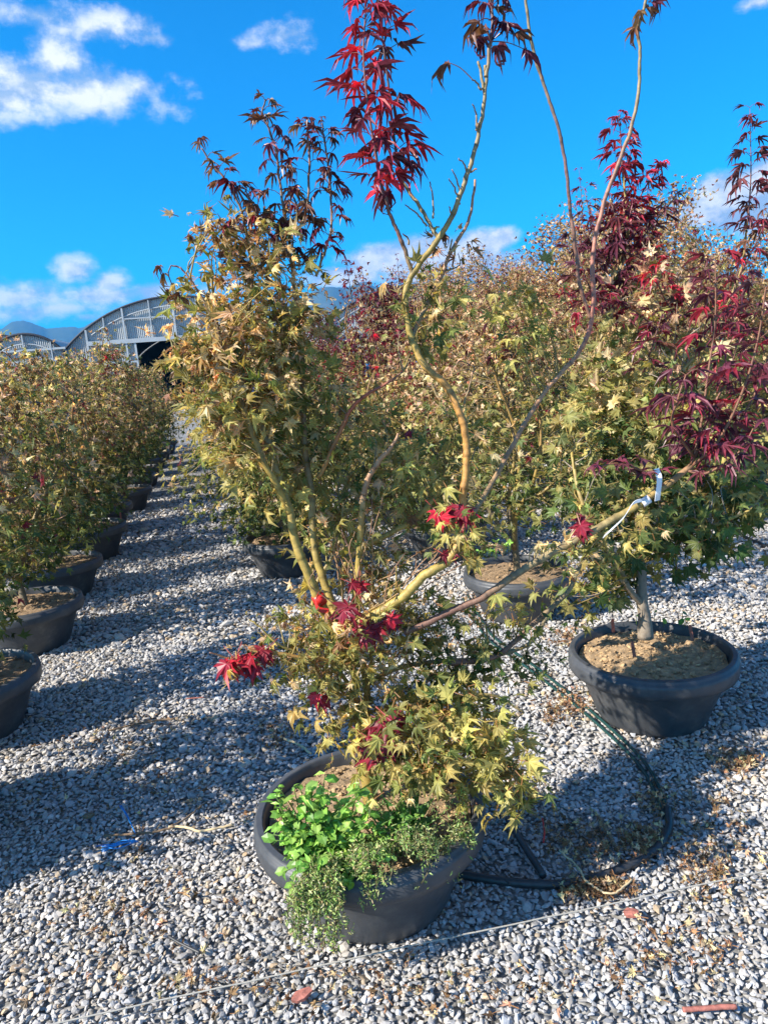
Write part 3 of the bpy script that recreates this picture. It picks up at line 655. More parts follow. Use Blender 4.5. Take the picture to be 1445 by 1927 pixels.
    for kk, (a1, a2) in enumerate([((815, 412), (809, 343)), ((803, 425), (762, 385)), ((866, 385), (845, 335)), ((868, 372), (851, 318)), ((880, 330), (862, 298)), ((885, 325), (897, 320)), ((897, 245), (889, 195)), ((905, 170), (885, 148)), ((770, 460), (758, 440)), ((846, 420), (846, 388)), ((872, 760), (892, 690)), ((900, 235), (895, 240))]):
        stem('bare%d' % kk, [(*a1, 1.945), ((a1[0]+a2[0])/2+2, (a1[1]+a2[1])/2-3, 1.94), (*a2, 1.93)], [.0026, .0022, .0014], [GRB, PKB*.8], 5)
    # long arm to the right and its dark side arm
    stem('long_arm', [(760, 1190, 1.95), (850, 1150, 1.95), (905, 1125, 1.95), (960, 1088, 1.96), (1020, 1050, 1.98), (1075, 1022, 2.0), (1140, 985, 2.02), (1200, 950, 2.03), (1250, 915, 2.04), (1300, 878, 2.05)], [.010, .0095, .0105, .0105, .010, .008], [BRP, BRP, GRB*1.1, GRB*1.2, YEL*.8, PKB*.8])
    stem('low_arm', [(840, 1250, 2.02), (930, 1235, 2.05), (980, 1195, 2.08), (1030, 1150, 2.1), (1072, 1108, 2.12), (1090, 1060, 2.14)], [.008, .008, .006], [BRP, BRP, GRB*.7, GRB])
    # tall bare rods at the upper right
    stem('tall_rod', [(868, 1000, 1.95), (930, 900, 2.1), (985, 800, 2.2), (1025, 738, 2.25), (1056, 700, 2.28), (1085, 668, 2.3), (1108, 622, 2.3), (1116, 560, 2.3), (1114, 490, 2.3), (1130, 400, 2.3), (1158, 320, 2.3), (1186, 245, 2.3), (1200, 175, 2.3), (1204, 95, 2.3), (1200, 60, 2.3), (1215, 0, 2.3), (1230, -60, 2.3)], [.0075, .007, .0068, .0068, .0066, .0062, .0056, .0048, .0042, .0035], [GRB, PKB, PKB*1.2, np.array([.50, .19, .12]), np.array([.46, .18, .12]), BRP*1.4, GRB*.9, GRB*.8, GRB*.8])
    stem('thin_rod', [(1112, 600, 2.3), (1092, 545, 2.29), (1082, 470, 2.28), (1072, 390, 2.27), (1064, 310, 2.26), (1045, 225, 2.25), (1018, 145, 2.25), (1001, 85, 2.25), (990, 10, 2.25), (982, -60, 2.25)], [.0055, .005, .0048, .0044, .0036], [BRP*1.4, BRP, PUB*1.2, GRB*.8, GRB*.8])
    # low side branches
    stem('low_left', [(660, 1290, 1.98), (620, 1245, 1.93), (550, 1235, 1.9), (490, 1225, 1.88), (440, 1240, 1.86), (395, 1228, 1.85)], [.006, .005, .004, .002], [YEL, ORG, YEL, BRP])
    stem('low_left_up', [(575, 1235, 1.92), (520, 1210, 1.9), (490, 1180, 1.9), (470, 1165, 1.9)], [.003, .002], [YEL, YEL])
    stem('low_right', [(684, 1345, 1.98), (740, 1375, 1.9), (800, 1395, 1.84), (860, 1380, 1.82), (920, 1400, 1.8), (965, 1460, 1.79)], [.008, .007, .006, .004], [YEL, YEL, YEL, GRB])
    stem('low_right_up', [(720, 1365, 1.92), (790, 1340, 1.92), (860, 1310, 1.92), (930, 1310, 1.93), (985, 1340, 1.93)], [.006, .005, .003], [YEL, YEL, GRB])
    stem('mid_right_low', [(688, 1290, 2.03), (740, 1260, 2.06), (820, 1245, 2.08), (900, 1240, 2.1), (990, 1215, 2.12), (1030, 1160, 2.14)], [.008, .007, .005], [YEL, GRB, GRB])
    stem('mid_yellow', [(690, 1300, 2.02), (699, 1255, 1.98), (697, 1210, 1.97), (720, 1160, 1.97), (790, 1080, 1.98)], [.005, .004, .003], [YEL, YEL, GRB])
    stem('behind_left', [(650, 1260, 2.0), (610, 1215, 2.05), (590, 1160, 2.1), (595, 1100, 2.12), (630, 1040, 2.13), (650, 990, 2.14)], [.007, .006, .004], [YEL*.8, YEL*.8, GRB])
    # thin shoots carrying the dark top leaves on the left
    tops = {'t1': [(470, 470, 2.0), (455, 400, 2.0), (432, 350, 2.0), (405, 315, 2.0), (378, 278, 2.0)], 't2': [(548, 450, 2.02), (535, 400, 2.02), (525, 330, 2.02), (515, 265, 2.02), (495, 215, 2.02), (500, 188, 2.02)],
            't3': [(595, 520, 2.03), (612, 470, 2.03), (625, 420, 2.03), (620, 340, 2.03), (612, 270, 2.03), (606, 232, 2.03)], 't4': [(560, 440, 2.02), (578, 390, 2.02), (582, 320, 2.02), (580, 250, 2.02), (575, 228, 2.02)],
            't5': [(420, 640, 1.95), (385, 570, 1.93), (362, 530, 1.92), (340, 505, 1.92), (322, 500, 1.92)], 't6': [(500, 470, 2.0), (470, 430, 1.99), (478, 395, 1.99), (462, 360, 1.99)], 't7': [(552, 520, 2.04), (545, 450, 2.04), (560, 400, 2.04), (545, 350, 2.04)]}
    for k_, p in tops.items(): stem(k_, p, [.0035, .003, .0018], [GRB, BRP, PUB], 6)
    st_all = MB(); big = ('left', 'left_inner', 'right_main', 'cut_center', 'long_arm', 'tall_rod', 'thin_rod')
    for k_, (Q, rq, cq, sd) in stems.items():
        m = tr if k_.startswith('u_') else (MB() if k_ in big else st_all)
        m.tube(Q, rq, sd, cq)
        if k_ in big: m.build('branch', M_BARK, root, True, MAIN)
    tr.build('trunk', M_BARK, root, True, MAIN)
    samp = np.concatenate([v[0] for v in stems.values()])
    lf = MB(); red = MB()
    # foliage: (px, py, rx, ry, Y, depth, clusters, leaves each, size, colour mix, dryness)
    OLm = [(OLV, 4), (GRN, 2), (YLW, 2), (TAN, 1)]; DKm = [(GRN, 3), (DKG, 2), (OLV, 2)]; TNm = [(TAN, 4), (OLV, 3.2), (GRN, 1.2), (YLW, 1.2), (BRN, 1), (PNK, .8)]; TDm = [(TAN, 3), (BRN, 2.2), (BRZ, 1.8), (PNK, 1.2), (OLV, 2), (GRN, .8)]; YGm = [(YLW*1.05, 3), (OLV*1.35, 4), (GRN*1.3, 1), (OLV*1.7, 2)]; YTm = [(YLW, 1.8), (OLV, 3), (TAN, 3.2), (GRN, 1.2), (OLV*1.5, 1.4), (BRN, 1)]
    blobs = [(455, 480, 85, 60, 2.0, .14, 20, 6, .050, TDm, 1.0), (420, 450, 55, 50, 1.97, .1, 9, 6, .046, TDm, 1.0), (520, 470, 70, 60, 2.03, .12, 13, 6, .046, TDm, .95), (560, 560, 55, 70, 2.04, .1, 9, 6, .048, TNm, .8),
             (465, 570, 95, 60, 1.98, .16, 22, 6, .052, TNm, .85), (420, 640, 80, 50, 1.95, .14, 16, 6, .054, TNm, .85), (370, 640, 35, 45, 1.92, .08, 6, 6, .052, TNm, .9), (500, 660, 80, 60, 2.0, .16, 17, 6, .055, YTm, .6), (410, 700, 65, 40, 1.93, .12, 11, 6, .056, TNm, .75),
             (460, 740, 70, 50, 1.95, .14, 13, 6, .058, YTm, .45), (420, 810, 50, 60, 1.92, .10, 9, 6, .058, YGm, .25), (470, 830, 65, 48, 1.98, .12, 10, 6, .060, YTm, .3), (560, 740, 60, 70, 2.06, .12, 12, 6, .056, OLm, .4), (560, 860, 55, 55, 2.1, .10, 9, 6, .058, OLm, .25),
             (510, 925, 40, 40, 2.0, .06, 5, 6, .058, YGm, .25), (600, 950, 60, 50, 2.1, .12, 4, 6, .055, OLm, .2), (630, 840, 60, 60, 2.12, .1, 2, 6, .055, OLm, .3), (400, 760, 25, 40, 1.93, .06, 4, 5, .055, YTm, .4),
             (810, 560, 45, 60, 2.0, .08, 6, 6, .050, OLm, .6), (850, 450, 22, 40, 2.0, .05, 3, 5, .045, BRN[None] if False else TDm, .9), (800, 620, 40, 40, 1.99, .08, 4, 6, .050, OLm, .4), (975, 590, 40, 45, 2.2, .06, 5, 6, .058, YGm, .2), (1000, 640, 30, 50, 2.22, .06, 4, 6, .058, YGm, .2),
             (850, 870, 70, 70, 2.1, .12, 8, 6, .052, OLm, .35), (790, 900, 60, 60, 2.12, .1, 6, 6, .052, YGm, .3), (855, 995, 45, 35, 1.92, .10, 4, 6, .05, YGm, .35), (770, 1000, 35, 30, 2.2, .05, 3, 6, .05, YGm, .5), (880, 1050, 25, 40, 1.95, .08, 2, 6, .05, OLm, .3),
             (600, 1120, 35, 45, 2.07, .06, 4, 6, .046, YTm, .5), (715, 1100, 65, 45, 2.08, .07, 5, 6, .044, YTm, .8), (570, 1200, 45, 45, 1.97, .10, 6, 6, .050, OLm, .4), (690, 1200, 70, 50, 1.94, .14, 10, 6, .050, YTm, .5), (815, 1180, 60, 45, 2.06, .09, 7, 6, .050, OLm, .4),
             (845, 1205, 55, 45, 2.05, .12, 5, 6, .052, DKm, .3), (640, 1260, 60, 45, 1.93, .12, 9, 6, .050, YTm, .5), (560, 1260, 50, 35, 1.92, .08, 5, 6, .046, OLm, .4), (480, 1240, 40, 28, 1.87, .06, 3, 5, .044, YTm, .6), (740, 1250, 60, 45, 1.98, .14, 9, 6, .050, YTm, .6), (600, 1310, 40, 40, 1.95, .08, 5, 6, .052, YGm, .2),
             (900, 1265, 65, 40, 2.06, .12, 5, 6, .054, DKm, .2), (980, 1250, 45, 40, 2.1, .10, 3, 6, .054, DKm, .2), (820, 1310, 60, 35, 1.98, .12, 7, 6, .054, DKm, .2), (700, 1330, 50, 30, 1.95, .10, 5, 6, .048, OLm, .4),
             (840, 1340, 75, 40, 1.9, .12, 12, 6, .056, YGm, .12), (800, 1400, 85, 45, 1.84, .12, 14, 6, .056, YGm, .12), (900, 1380, 75, 50, 1.84, .12, 13, 6, .058, YGm, .15), (940, 1440, 45, 45, 1.8, .08, 9, 6, .056, YGm, .2), (850, 1450, 70, 40, 1.80, .1, 9, 6, .054, YGm, .15), (770, 1450, 50, 35, 1.82, .08, 7, 6, .050, OLm, .2),
             (690, 1420, 45, 35, 1.86, .08, 5, 6, .044, YGm, .3), (640, 1375, 50, 30, 1.94, .08, 5, 6, .05, OLm, .3), (1000, 1490, 22, 20, 1.80, .04, 1, 4, .055, YTm, .4), (960, 1500, 30, 25, 1.79, .05, 3, 5, .054, YGm, .2),
             (1080, 1050, 50, 30, 2.02, .08, 4, 6, .052, YTm, .5), (1150, 1000, 60, 30, 2.04, .08, 4, 6, .05, OLm, .4), (960, 1140, 30, 30, 1.97, .04, 2, 3, .05, YGm, .2), (1000, 1190, 30, 30, 2.1, .06, 1, 6, .05, DKm, .3)]
    blobs += [(680, 1010, 70, 50, 2.16, .07, 5, 5, .048, YTm, .5), (800, 960, 60, 60, 2.2, .06, 5, 5, .05, OLm, .4), (640, 900, 60, 50, 2.16, .07, 5, 5, .05, OLm, .4), (720, 880, 60, 50, 2.2, .06, 4, 5, .05, YTm, .5), (880, 800, 40, 60, 2.1, .06, 3, 5, .05, OLm, .4), (760, 1150, 60, 35, 2.06, .06, 4, 5, .048, YTm, .6), (530, 1160, 35, 40, 1.97, .06, 3, 5, .046, YTm, .6), (900, 1150, 50, 35, 2.08, .06, 3, 5, .05, OLm, .4)]
    blobs += [(600, 1030, 45, 40, 2.2, .06, 3, 6, .05, OLm, .35), (700, 950, 60, 50, 2.08, .1, 5, 6, .05, YTm, .6), (760, 860, 50, 50, 2.12, .08, 4, 6, .05, OLm, .4), (740, 1050, 60, 30, 2.14, .06, 4, 6, .048, YTm, .7), (640, 780, 50, 60, 2.1, .1, 4, 6, .052, YTm, .5), (720, 780, 50, 50, 2.12, .1, 3, 6, .05, OLm, .5), (590, 985, 35, 30, 2.16, .06, 3, 6, .052, YGm, .3), (590, 690, 45, 60, 2.05, .1, 5, 6, .054, YTm, .6), (690, 1120, 40, 40, 2.08, .06, 4, 6, .046, YTm, .7), (650, 1010, 35, 40, 2.02, .08, 3, 6, .05, OLm, .4)]
    for (px, py, rx, ry, Y, dp, ncl, lpc, sz, mix, dry) in blobs:
        ncl = int(ncl*(1.05 if py < 500 else 1.35)+.5); lpc += 1
        a = rn.uniform(0, 6.28, ncl); q = np.sqrt(rn.random(ncl)); cs = np.array([at(px+rx*q[i]*math.cos(a[i]), py+ry*q[i]*math.sin(a[i]), Y+rn.normal()*dp*.6) for i in range(ncl)])
        d = np.linalg.norm(cs[:, None]-samp[None]-np.array([0, 0, .06]), axis=2); nr = samp[d.argmin(1)]
        for c, s0 in zip(cs, nr):
            mid = (c+s0)/2+rn.normal(size=3)*.012+[0, 0, .015]
            st_all.tube([s0, mid, c], [.0022, .0017, .0011], 4, (YEL*.8 if rn.random() < .6 else GRB), 4, False)
        ci = np.repeat(np.arange(ncl), lpc); n = len(ci)
        off = rn.normal(size=(n, 3))*.034*np.array([1, 1, .8]); P = cs[ci]+off
        D = nrmz(off)*.8+rn.normal(size=(n, 3))*.35+[0, -.1, -.32]; Nn = np.array([-.48, -.5, .6])+rn.normal(size=(n, 3))*.36
        col = pick(rn, n, mix); dr = np.clip(dry+rn.normal(size=n)*.25, 0, 1)
        tipc = col*(1-.45*dr[:, None])+(TAN*rn.uniform(.5, 1.1, (n, 1)))*(.45*dr[:, None])
        kk = .45+rn.gamma(2, .32, n)+dr*np.where(rn.random(n) < .5, 1, -1)*rn.uniform(.8, 3.6, n); s_ = sz*np.clip(rn.lognormal(-.30, .32, n), .38, 1.15); cr = 1-rn.uniform(0, .35, n)-dr*rn.uniform(.05, .4, n); nar = rn.random(n) < dr*.75; five = (rn.random(n) < .4) & ~nar
        for T_, q_ in ((T_WIDE, ~nar & ~five), (T_WIDE5, five), (T_NARROW, nar)):
            if q_.any(): leaves(lf, T_, P[q_], D[q_], Nn[q_], s_[q_], kk[q_], (.5+1.0*dr)[q_], .08, col[q_], tipc[q_], rn, cr[q_], .55)
    # separate red leaves, low and in the middle
    for (px, py, Y, n, sz, cs) in [(650, 1148, 1.88, 3, .065, [(RED, 2), (CRM, 2)]), (692, 1182, 1.87, 5, .062, [(RED, 2), (CRM, 3)]), (735, 1170, 1.9, 3, .05, [(RED, 1), (CRM, 2)]), (430, 1250, 1.85, 4, .066, [(RED, 2), (CRM, 3)]), (470, 1232, 1.86, 3, .06, [(RED, 1), (CRM, 2)]), (508, 1225, 1.88, 2, .055, [(RED, 1), (CRM, 2)]), (590, 1312, 1.92, 2, .045, [(RED, 2), (CRM, 1)]),
                             (730, 1350, 1.84, 3, .072, [(RED, 1), (CRM, 3)]), (695, 1395, 1.83, 4, .068, [(CRM, 3), (PUR*2, 2)]), (725, 1410, 1.82, 3, .068, [(RED, 1), (CRM, 3)]), (835, 962, 1.9, 3, .06, [(RED, 2), (CRM, 2)]), (868, 955, 1.9, 2, .06, [(RED, 2), (CRM, 2)]), (850, 1040, 1.9, 2, .035, [(CRM, 1)]), (1100, 985, 2.0, 4, .055, [(RED, 1), (CRM, 3)]), (675, 1105, 1.92, 2, .05, [(RED, 2), (CRM, 1)]), (772, 805, 2.2, 2, .035, [(CRM, 1)])]:
        P = np.array([at(px+rn.normal()*9, py+rn.normal()*7, Y+rn.normal()*.012) for _ in range(n)]); D = np.stack([rn.normal(size=n)*.8-.2, np.full(n, -.35), rn.normal(size=n)*.3-.55], -1); Nn = np.array([-.25, -.6, .7])+rn.normal(size=(n, 3))*.25
        c = pick(rn, n, cs); leaves(red, T_WIDE, P, D, Nn, sz*rn.uniform(.85, 1.15, n), .9, .35, .06, c, c*.8, rn, None, .8, (.25, .05, .04))
        c0 = P.mean(0); s0 = samp[np.linalg.norm(samp-c0, axis=1).argmin()]; st_all.tube([s0, (s0+c0)/2+[0, 0, .01], c0], [.002, .0016, .001], 4, ORG*.7, 4, False)
    # the leafy red shoots at the top
    redc = lambda t: pick(rn, 1, [(RED*1.35, .8+3*t*t), (CRM, 2.2), (PUR*1.3, 2.4*(1-t)+.3)])[0]
    purc = lambda t: pick(rn, 1, [(PUR*1.2, 3), (CRM*.7, 1.2), (BRZ, 1)])[0]
    brz = lambda t: pick(rn, 1, [(BRZ, 3), (PUR*1.4, 2), (BRN, 1), (CRM, .6)])[0]
    shoot(st_all, red, [at(*p) for p in [(724, 372, 1.9), (712, 320, 1.9), (700, 250, 1.9), (690, 180, 1.9), (684, 100, 1.9), (688, 20, 1.9), (690, -40, 1.9)]], .004, 21, .086, redc, redc, rn, .0, (.16, .05, .05), droop=1.0)
    shoot(st_all, red, [at(*p) for p in [(752, 325, 1.97), (740, 250, 1.96), (732, 170, 1.95), (722, 90, 1.94), (712, 10, 1.93), (705, -50, 1.93)]], .004, 19, .082, redc, purc, rn, .0, (.10, .05, .05), droop=1.0)
    shoot(st_all, red, [at(*p) for p in [(920, 95, 1.95), (926, 40, 1.95), (922, -25, 1.95)]], .003, 6, .085, purc, purc, rn, .1, (.12, .05, .05), droop=2.2)
    for (px, py, Y, dx, dz) in [(845, 118, 1.93, -1, -.2), (985, 92, 1.96, 1, -.6), (965, 65, 1.95, 1, .3), (900, 40, 1.94, -1, -.4), (930, 15, 1.96, .6, .3), (1215, 15, 2.3, .9, .3), (1195, 50, 2.3, -.8, -.8), (1225, 5, 2.3, .9, .5), (1205, 20, 2.29, -.5, -.6), (730, 360, 1.9, .6, -.6), (722, 362, 1.9, -.6, -.7)]:
        p = at(px, py, Y)[None]; c = pick(rn, 1, [(PUR*1.3, 2), (BRZ, 2), (BRN, 1)]); leaves(red, T_NARROW, p, np.array([[dx, .1, dz]]), np.array([[-.2, -.6, .7]]), .085, 1.9, .8, .08, c, c, rn, np.array([.6]), 0)
        s0 = samp[np.linalg.norm(samp-p[0], axis=1).argmin()]; st_all.tube([s0, (s0+p[0])/2+[0, 0, .006], p[0]], [.0016, .0013, .001], 4, PUB, 3, False)
    for k_, np_, f in (('t1', 10, brz), ('t2', 12, brz), ('t3', 14, purc), ('t4', 9, brz), ('t6', 9, brz), ('t7', 9, brz)):
        shoot(st_all, red, [at(*p) for p in tops[k_]], .002, np_, .064, f, f, rn, .15, tuple(BRP), droop=1.5)
    for (px, py) in [(300, 500), (310, 515), (330, 535), (318, 545), (345, 575), (340, 560), (338, 550)]:
        p = at(px, py, 1.92)[None]; c = pick(rn, 1, [(BRZ, 2), (BRN, 2), (TAN, 1)]); leaves(red, T_NARROW, p, rn.normal(size=(1, 3))+[[-.5, 0, .1]], np.array([[-.2, -.6, .7]]), .055, 2.2, .8, .08, c, c, rn, np.array([.6]), 0)
    t5 = np.array([at(*p) for p in tops['t5']]); st_all.tube([t5[-1], at(318, 520, 1.92), at(340, 565, 1.92)], [.0018, .0015, .001], 4, PUB, 4)
    # big red and purple leaves at the end of the long arm
    pur2 = lambda t: pick(rn, 1, [(PUR*1.5, 4), (np.array([.12, .035, .045]), 2), (CRM, .9+1.3*t), (RED, .1+1.2*t**3)])[0]
    for pts, np_, sz, t0 in [([(1300, 878, 2.05), (1318, 800, 2.05), (1332, 700, 2.06), (1345, 600, 2.07), (1345, 490, 2.07)], 12, .105, .12), ([(1300, 878, 2.05), (1350, 830, 2.0), (1395, 740, 1.97), (1425, 640, 1.96), (1440, 540, 1.96)], 10, .10, .15), ([(1305, 860, 2.05), (1265, 800, 2.0), (1275, 750, 1.98), (1290, 705, 1.98)], 6, .085, .2), ([(1250, 915, 2.04), (1215, 890, 2.0), (1165, 872, 1.98), (1120, 880, 1.97)], 5, .075, .25), ([(1290, 885, 2.05), (1330, 890, 2.02), (1390, 850, 2.0), (1420, 800, 1.99)], 5, .09, .3), ([(1300, 878, 2.05), (1330, 790, 2.1), (1375, 690, 2.12), (1395, 590, 2.12)], 9, .10, .2), ([(1310, 870, 2.05), (1370, 820, 2.08), (1425, 730, 2.1), (1450, 650, 2.1)], 8, .10, .2)]:
        shoot(st_all, red, [at(*p) for p in pts], .005, int(np_*1.2+.5), sz*.88, pur2, pur2, rn, t0, (.20, .09, .05), T=T_WIDE if sz < .08 else T_NARROW, droop=.8, top=.3)
    st_all.build('twigs', M_BARK, root, True, MAIN)
    lf.build('crown', M_LEAF, root, False, MAIN); red.build('red_leaves', M_RED, root, False, MAIN)
    return root, stems
MT, STEMS = main_tree()

# ------------------------------------------------------------------ the maple in the right pot
P2 = np.array([1.06, 2.88, 0.0])
def right_tree():
    rn = np.random.default_rng(91)
    root = thing('potted_maple', tuple(P2), 'dark green potted maple with grey trunk in the right pot beside the green hoses', 'potted tree', 'potted maples at the front')
    add_pot(root, (0, 0, 0), mk_mesh('soil', *soil_mesh(12, 700, (.42, .30, .175)).arr(), False))
    tr = MB(); GR = np.array([.26, .215, .165]); YEL = np.array([.36, .26, .07]); Y = 2.92
    tr.tube([at(1214, 1200, Y), at(1212, 1160, Y), at(1207, 1130, Y), at(1206, 1080, Y), at(1208, 1040, Y)], [.034, .026, .024, .021, .019], 12, GR, 6)
    S = []
    def br(pts, rad, cols):
        P = np.array([at(*p) for p in pts]); n = len(P); cc = np.linspace(np.array(cols[0]), np.array(cols[1]), n); Q, rq, cq = smooth_line(P, np.interp(np.linspace(0, 1, n), np.linspace(0, 1, len(rad)), rad), cc, 7); tr.tube(Q, rq, 7, cq); S.append(Q)
    br([(1210, 1140, Y), (1180, 1105, Y-.05), (1160, 1060, Y-.1), (1120, 1000, Y-.12), (1090, 930, Y-.1), (1075, 850, Y)], [.014, .011, .006], (GR, YEL))
    br([(1208, 1050, Y), (1225, 1000, Y+.05), (1290, 950, Y+.1), (1340, 900, Y+.1), (1390, 830, Y+.1)], [.014, .011, .005], (GR, YEL))
    br([(1208, 1050, Y), (1200, 980, Y), (1215, 900, Y), (1240, 820, Y), (1260, 720, Y), (1270, 600, Y+.1)], [.014, .011, .005], (GR, YEL))
    br([(1208, 1060, Y), (1180, 960, Y+.15), (1150, 860, Y+.2), (1128, 760, Y+.2), (1125, 680, Y+.2), (1150, 560, Y+.2), (1180, 440, Y+.2), (1172, 330, Y+.2)], [.013, .011, .009, .004], (GR, YEL*1.1))
    br([(1225, 1000, Y), (1280, 1000, Y-.2), (1350, 985, Y-.3), (1410, 960, Y-.35)], [.009, .007, .004], (GR, YEL))
    br([(1260, 720, Y), (1330, 640, Y+.2), (1390, 520, Y+.25), (1405, 420, Y+.25)], [.007, .006, .004], (YEL, YEL*.7))
    samp = np.concatenate(S); lf = MB(); red = MB(); tw = MB()
    DK = [(DKG, 3), (GRN, 3), (OLV, 1)]; GO = [(GRN, 3), (OLV, 3), (YLW, .8), (DKG, 1)]; OY = [(OLV, 4), (YLW, 2), (GRN, 1.5), (TAN, 1.2)]; TT = [(TAN, 3), (OLV, 2), (BRN, 1), (PNK, 1)]
    for (px, py, rx, ry, Yb, dp, ncl, mix, dry) in [(1140, 1080, 60, 42, Y-.05, .18, 13, GO, .1), (1080, 1110, 35, 35, Y, .12, 5, GO, .2), (1205, 1020, 95, 45, Y, .22, 20, DK, .1), (1320, 1000, 90, 38, Y-.1, .22, 18, DK, .1), (1330, 945, 100, 50, Y, .22, 20, GO, .1), (1400, 940, 45, 45, Y-.2, .15, 12, GO, .1), (1130, 995, 65, 50, Y, .2, 10, GO, .2),
          (1210, 930, 110, 60, Y+.05, .25, 34, DK, .1), (1320, 880, 100, 60, Y+.1, .22, 28, GO, .15), (1120, 900, 80, 60, Y+.1, .2, 14, GO, .2), (1200, 830, 110, 60, Y+.1, .22, 28, GO, .2), (1310, 790, 100, 60, Y+.15, .22, 24, OY, .3), (1120, 800, 70, 60, Y+.15, .2, 18, OY, .3), (1200, 740, 110, 55, Y+.15, .22, 24, OY, .4), (1290, 690, 90, 55, Y+.2, .2, 18, OY, .5), (1160, 660, 80, 55, Y+.2, .2, 15, OY, .5), (1240, 600, 90, 60, Y+.2, .2, 14, TT, .7), (1180, 530, 60, 60, Y+.2, .15, 8, TT, .7)]:
        a = rn.uniform(0, 6.28, ncl); q = np.sqrt(rn.random(ncl)); cs = np.array([at(px+rx*q[i]*math.cos(a[i]), py+ry*q[i]*math.sin(a[i]), Yb+rn.normal()*dp*.7) for i in range(ncl)])
        nr = samp[np.linalg.norm(cs[:, None]-samp[None]-np.array([0, 0, .08]), axis=2).argmin(1)]
        for c, s0 in zip(cs, nr): tw.tube([s0, (c+s0)/2+rn.normal(size=3)*.02+[0, 0, .02], c], [.003, .0022, .0013], 4, YEL*.8 if rn.random() < .5 else GR, 3, False)
        ncl_ = ncl; lpc = 6; ci = np.repeat(np.arange(ncl), lpc); n = len(ci); off = rn.normal(size=(n, 3))*.05
        D = nrmz(off)*.8+rn.normal(size=(n, 3))*.4+[0, -.1, -.3]; Nn = np.array([-.4, -.42, .65])+rn.normal(size=(n, 3))*.38; col = pick(rn, n, mix); dr = np.clip(dry+rn.normal(size=n)*.2, 0, 1)
        leaves(lf, T_WIDE, cs[ci]+off, D, Nn, .056*rn.uniform(.7, 1.25, n), .5+dr*rn.normal(size=n)*1.8, .25+.8*dr, .05, col, col*(1-.35*dr[:, None])+TAN*.3*dr[:, None], rn, 1-dr*rn.uniform(.1, .6, n), .5)
    rc = lambda t: pick(rn, 1, [(RED*1.2, .7+1.9*t), (CRM*1.3, 3), (PUR*1.4, 1.6*(1-t)+.3)])[0]
    pc = lambda t: pick(rn, 1, [(PUR*1.3, 4), (CRM*.8, .7+.8*t), (np.array([.12, .04, .045]), 1.5), (BRZ, .6)])[0]
    for pts, n_, sz, f in [([(1172, 340, Y+.2), (1168, 280, Y+.2), (1165, 215, Y+.2)], 8, .115, rc), ([(1178, 460, Y+.2), (1180, 400, Y+.2), (1172, 330, Y+.2)], 9, .12, rc), ([(1180, 420, Y+.2), (1215, 350, Y+.2), (1250, 310, Y+.2)], 7, .115, rc), ([(1150, 540, Y+.2), (1120, 450, Y+.2), (1100, 360, Y+.2)], 11, .11, pc), ([(1165, 500, Y+.2), (1160, 430, Y+.15), (1150, 370, Y+.15)], 9, .11, pc),
                       ([(1270, 600, Y+.1), (1240, 540, Y), (1225, 470, Y)], 7, .10, rc), ([(1250, 640, Y+.1), (1200, 590, Y), (1130, 560, Y-.05), (1070, 560, Y-.1)], 8, .095, pc), ([(1100, 620, Y), (1070, 580, Y), (1060, 545, Y)], 4, .09, rc), ([(1405, 430, Y+.25), (1412, 330, Y+.25), (1410, 205, Y+.25)], 12, .115, pc), ([(1390, 520, Y+.25), (1425, 450, Y+.2), (1450, 390, Y+.2)], 7, .11, pc), ([(1210, 700, Y-.1), (1230, 640, Y-.15), (1245, 590, Y-.15)], 5, .1, pc), ([(1180, 480, Y+.2), (1230, 420, Y+.2), (1270, 370, Y+.2)], 8, .11, pc), ([(1140, 600, Y+.15), (1100, 520, Y+.1), (1080, 440, Y+.1)], 9, .11, pc), ([(1170, 560, Y+.15), (1200, 500, Y+.1), (1215, 430, Y+.1)], 8, .105, pc), ([(1270, 620, Y+.1), (1310, 560, Y), (1330, 490, Y)], 8, .105, pc), ([(1330, 650, Y+.2), (1370, 580, Y+.1), (1390, 500, Y+.1)], 8, .105, rc)]:
        shoot(tw, red, [at(*p) for p in pts], .004, int(n_*1.4+1), sz*.80, f, f, rn, .05, (.15, .06, .05), droop=.9)
    tr.add(*tw.arr()); tr.build('trunk', M_BARK, root, True, P2); lf.build('crown', M_LEAF, root, False, P2); red.build('red_leaves', M_RED, root, False, P2)
right_tree()

